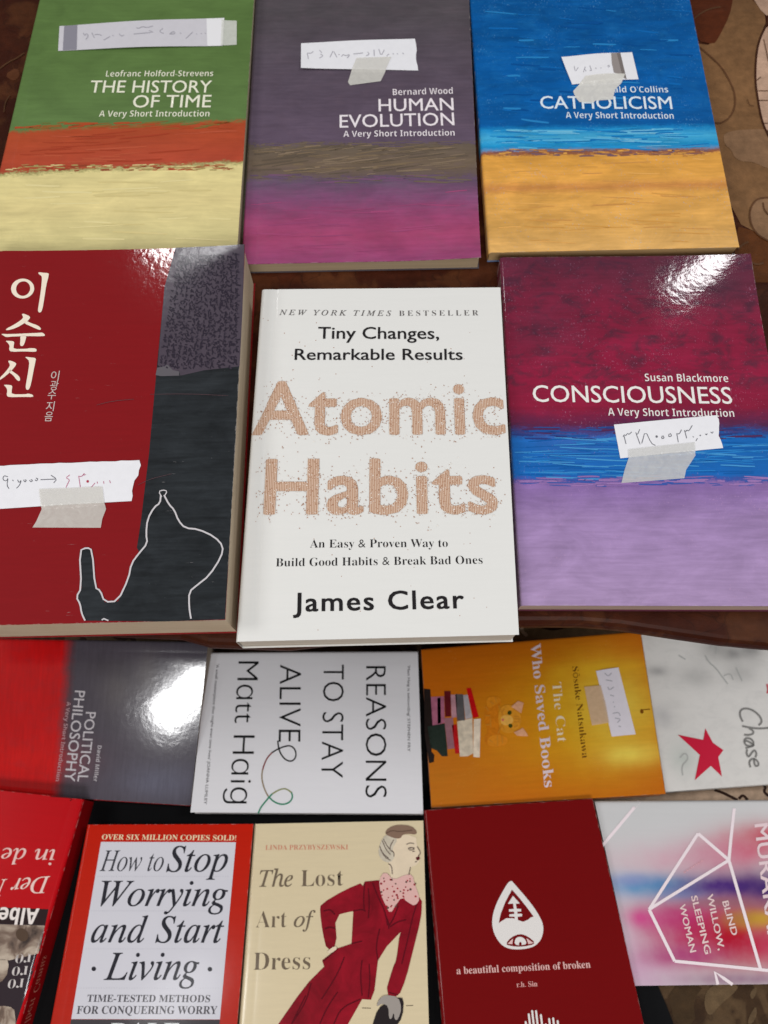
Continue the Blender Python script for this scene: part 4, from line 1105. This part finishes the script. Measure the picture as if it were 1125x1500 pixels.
b = Book('pastel rainbow book turned sideways with thin white angular lines', [(871, 1173), (1255, 1171), (1262, 1440), (930, 1444)], 0.011, shelf=False, spine='T', page=(200, 190, 186))
b_mur = b
m = b.paint(base=(204, 204, 206), streak=0.02, coat=0.6, coat_rough=0.14,
            blobs=[((900, 1420), 110, 60, (204, 160, 192), .9), ((1000, 1260), 110, 26, (214, 170, 186), .7), ((1090, 1330), 110, 60, (176, 40, 96), .75), ((1020, 1370), 90, 40, (190, 50, 110), .8), ((900, 1300), 60, 20, (170, 176, 210), .7), ((1085, 1245), 55, 24, (206, 110, 134), .9), ((1130, 1225), 60, 22, (196, 84, 100), .9), ((1040, 1250), 40, 22, (200, 140, 160), .6),
                   ((1010, 1345), 75, 26, (188, 60, 124), .95), ((940, 1345), 26, 14, (206, 70, 140), .9), ((1080, 1375), 80, 45, (176, 14, 40), .95), ((1000, 1400), 60, 16, (170, 50, 116), .8),
                   ((960, 1297), 66, 14, (70, 156, 200), 1.0), ((925, 1290), 40, 10, (140, 150, 200), .7), ((1000, 1308), 40, 12, (130, 150, 196), .8), ((1070, 1298), 95, 17, (78, 44, 124), 1.0), ((1130, 1300), 60, 24, (70, 40, 110), .9), ((1060, 1322), 60, 9, (150, 100, 110), .8),
                   ((1112, 1347), 34, 13, (206, 170, 40), .9), ((1085, 1345), 28, 12, (170, 120, 60), .7), ((1150, 1390), 50, 30, (196, 30, 80), .9), ((1080, 1435), 80, 10, (140, 100, 130), .7), ((905, 1370), 22, 40, (214, 200, 214), .7)])
q = Z(850, 1150, 4.091)
LW = ink((240, 226, 232), 1, .4)
for a in ([(355, 97), (128, 368)], [(705, 290), (412, 745)], [(705, 290), (890, 450)], [(890, 450), (412, 745)], [(412, 745), (565, 1055)], [(565, 1055), (1080, 1106), (1500, 1150)], [(890, 450), (1080, 1106)], [(890, 450), (902, 320), (922, 140)], [(824, 1195), (806, 1120), (912, 1195)]):
    b.stroke(q(*a), 4.6, LW, 2, 0)
for s_, a, c in (('BLIND', (850, 700), (908, 902)), ('WILLOW,', (758, 660), (828, 990)), ('SLEEPING', (663, 668), (748, 1014)), ('WOMAN', (592, 720), (658, 1004))):
    (p1,), (p2,) = q(a), q(c)
    b.text(s_, p1, p2, (8.6, -2.0), 'bold', ink((232, 206, 206), 1, .4), shear=True)
b.text('MURAKAMI', (1105, 1208), (1128, 1400), (19, -2.4), 'bold', ink((230, 206, 212), 1, .4), shear=True)
b.text('stories', *q((622, 530), (738, 455)), (-2.0, -3.4), 'sans', ink((222, 170, 180), 1, .4), shear=True)
job(b, m)

resolve_texts()
for bk_, fr, sp_ in JOBS: bk_.finish(fr, sp_)

# ================================================================== price slips
pen = ink((112, 112, 120), 1, 0, .8); pen2 = ink((168, 166, 176), 1, 0, .8); red = ink((176, 60, 80), 1, 0, .8)
q = Z(80, 20, 4.018)
s = Slip(b_hist, 'long narrow grey price slip with a clear tape end on the green book', q((30, 76), (1000, 28), (990, 192), (22, 222)), lift=0.0022, col=(206, 204, 212))
s.poly(q((58, 76), (136, 72), (132, 217), (50, 220)), ink((140, 138, 150), 1, .2), 2)
s.poly(q((895, 34), (998, 29), (988, 191), (900, 196)), ink((234, 234, 238), 1, .1), 2)
for a in ([(172, 120), (180, 138), (190, 122), (202, 136), (186, 160)], [(222, 120), (236, 150)], [(240, 132), (262, 130), (280, 138)], [(292, 165), (330, 145)], [(345, 138), (352, 142)], [(385, 130), (395, 145), (412, 138)], [(470, 132), (590, 122), (560, 112)], [(485, 95), (500, 100), (520, 88), (550, 95), (582, 85)], [(640, 98), (618, 118), (645, 128)], [(680, 130), (705, 112), (712, 130), (680, 130)], [(740, 122), (748, 126)], [(775, 155), (815, 115)], [(835, 125), (840, 128)], [(862, 122), (868, 126)], [(885, 120), (892, 124)]):
    s.stroke(q(*a), 1.0, pen2, 3, 1)
s.tape(q((985, 42), (1073, 45), (1072, 186), (980, 192)), 0.68, (234, 236, 230))
s.finish()
q = Z(430, 40, 4.327)
s = Slip(b_hum, 'white price slip with a tape tab below on the grey purple book', q((48, 105), (770, 75), (788, 276), (48, 272)), curl=(0, 0, 0, 0.0015), jag=(0, 0.0003, 0, 0))
for a in ([(88, 170), (95, 210)], [(92, 172), (115, 172), (125, 160)], [(165, 152), (180, 170)], [(165, 205), (190, 190), (172, 178)], [(232, 200), (250, 160)], [(256, 162), (275, 200)], [(285, 180), (292, 184)], [(305, 195), (315, 180), (330, 190), (360, 180), (340, 205)], [(380, 178), (440, 172)], [(460, 190), (482, 180), (470, 165)], [(510, 150), (512, 190)], [(540, 145), (555, 190), (575, 150)], [(590, 190), (605, 175)], [(628, 172), (634, 176)], [(655, 172), (662, 176)], [(690, 168), (698, 174)]):
    s.stroke(q(*a), 1.1, pen2, 2, 1)
s.tape(q((400, 205), (620, 195), (582, 285), (552, 345), (358, 371), (345, 350), (365, 288)), 0.70, (228, 226, 220))
s.finish()
q = Z(780, 60, 5.114)
s = Slip(b_cath, 'short shaded price slip with bright folded end on the blue book', q((213, 133), (745, 88), (793, 290), (297, 330)), lift=0.0025, curl=(0.001, 0, 0, 0))
s.poly(q((585, 104), (655, 98), (702, 297), (640, 262), (605, 250), (590, 180)), ink((150, 142, 140), 1, 0), 2)  # fold shading painted on the paper in two greys
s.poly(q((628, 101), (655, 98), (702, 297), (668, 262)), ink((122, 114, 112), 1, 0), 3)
for a in ([(310, 200), (318, 240), (340, 210)], [(378, 245), (395, 200), (385, 225), (400, 240)], [(425, 200), (440, 240), (425, 235)], [(465, 220), (475, 222)], [(505, 218), (512, 222)], [(555, 205), (575, 195), (565, 215)]):
    s.stroke(q(*a), 1.0, pen2, 2, 1)
s.tape(q((395, 275), (560, 262), (690, 258), (665, 320), (615, 370), (602, 442), (470, 452), (455, 466), (350, 462), (320, 425), (303, 380), (350, 330)), 0.80, (232, 230, 224))
s.finish()
q = Z(0, 650, 4.891)
s = Slip(b_kor, 'large white price slip with an arrow between two prices on the crimson book', q((-60, 162), (1005, 120), (942, 412), (-60, 472)), jag=(0.0002, 0.0005, 0, 0), lift=0.0008)
for a in ([(60, 240), (30, 230), (22, 260), (50, 272), (62, 245), (52, 300), (68, 325)], [(92, 262), (100, 270)], [(130, 262), (140, 285), (158, 260), (145, 300), (122, 322)], [(172, 262), (182, 280), (195, 265), (182, 262)], [(215, 265), (225, 278), (240, 268), (225, 260)], [(255, 262), (265, 272), (278, 256), (262, 250)], [(295, 262), (400, 258)], [(370, 230), (412, 258), (390, 285)]):
    s.stroke(q(*a), 1.1, pen, 2, 1)
for a in ([(505, 228), (475, 250), (505, 262), (490, 290), (478, 318)], [(568, 235), (580, 315)], [(568, 238), (590, 240), (612, 212), (598, 232), (618, 225)], [(655, 318), (685, 285)], [(700, 275), (702, 290)], [(745, 272), (748, 290)], [(788, 265), (794, 285)]):
    s.stroke(q(*a), 1.0, ink((190, 110, 140), 1, 0, .8), 2, 1)
(p,) = q((632, 274)); s.disc(p, 2.0, red, 2, 8)
s.tape(q((285, 330), (520, 322), (738, 310), (752, 430), (762, 470), (735, 540), (724, 604), (235, 602), (262, 560), (302, 470)), 0.64, (228, 225, 218))
s.finish()
q = Z(770, 530, 3.409)
s = Slip(b_con, 'white price slip with Persian digits on the crimson and blue banded book', q((440, 315), (953, 268), (980, 432), (472, 483)), jag=(0, 0.0004, 0, 0), lift=0.0006)
for a in ([(485, 375), (492, 365), (498, 372), (508, 358), (514, 366), (528, 352)], [(490, 372), (500, 412)], [(548, 355), (556, 368), (568, 340)], [(550, 360), (570, 415)], [(578, 410), (596, 345), (625, 410), (645, 420)], [(680, 372), (676, 388), (690, 384), (684, 372)], [(715, 362), (710, 378), (728, 374), (720, 360)], [(752, 360), (760, 405)], [(754, 364), (766, 362), (776, 342)], [(790, 345), (798, 352), (804, 342), (812, 350), (830, 320)], [(792, 348), (802, 385)], [(832, 375), (838, 380)], [(848, 398), (856, 384)], [(895, 362), (902, 368), (905, 360)], [(922, 352), (932, 360), (934, 350)]):
    s.stroke(q(*a), 1.1, pen, 2, 1)
(p,) = q((652, 376)); s.disc(p, 1.8, pen, 2, 8)
(p,) = q((870, 370)); s.disc(p, 1.1, pen, 2, 8)
s.tape(q((510, 440), (842, 405), (846, 470), (800, 540), (791, 583), (477, 607), (492, 545), (512, 485)), 0.62, (224, 224, 222))
s.finish()
q = Z(600, 890, 2.9605)
s = Slip(b_cat, 'narrow white price slip set upright on the orange cat book', q((808, 275), (905, 260), (980, 550), (876, 560)), lift=0.001, col=(226, 220, 230))
for a in ([(845, 285), (860, 300), (875, 285)], [(850, 315), (878, 320)], [(858, 345), (865, 360), (885, 345)], [(868, 380), (885, 385)], [(880, 410), (884, 412)], [(885, 430), (890, 432)], [(880, 460), (905, 455), (912, 470)], [(890, 480), (915, 485), (900, 500)], [(905, 515), (915, 518)]):
    s.stroke(q(*a), 1.3, pen2, 2, 1)
s.tape(q((757, 345), (828, 338), (850, 420), (864, 500), (790, 512), (775, 440)), 0.7, (226, 196, 168))
s.finish()
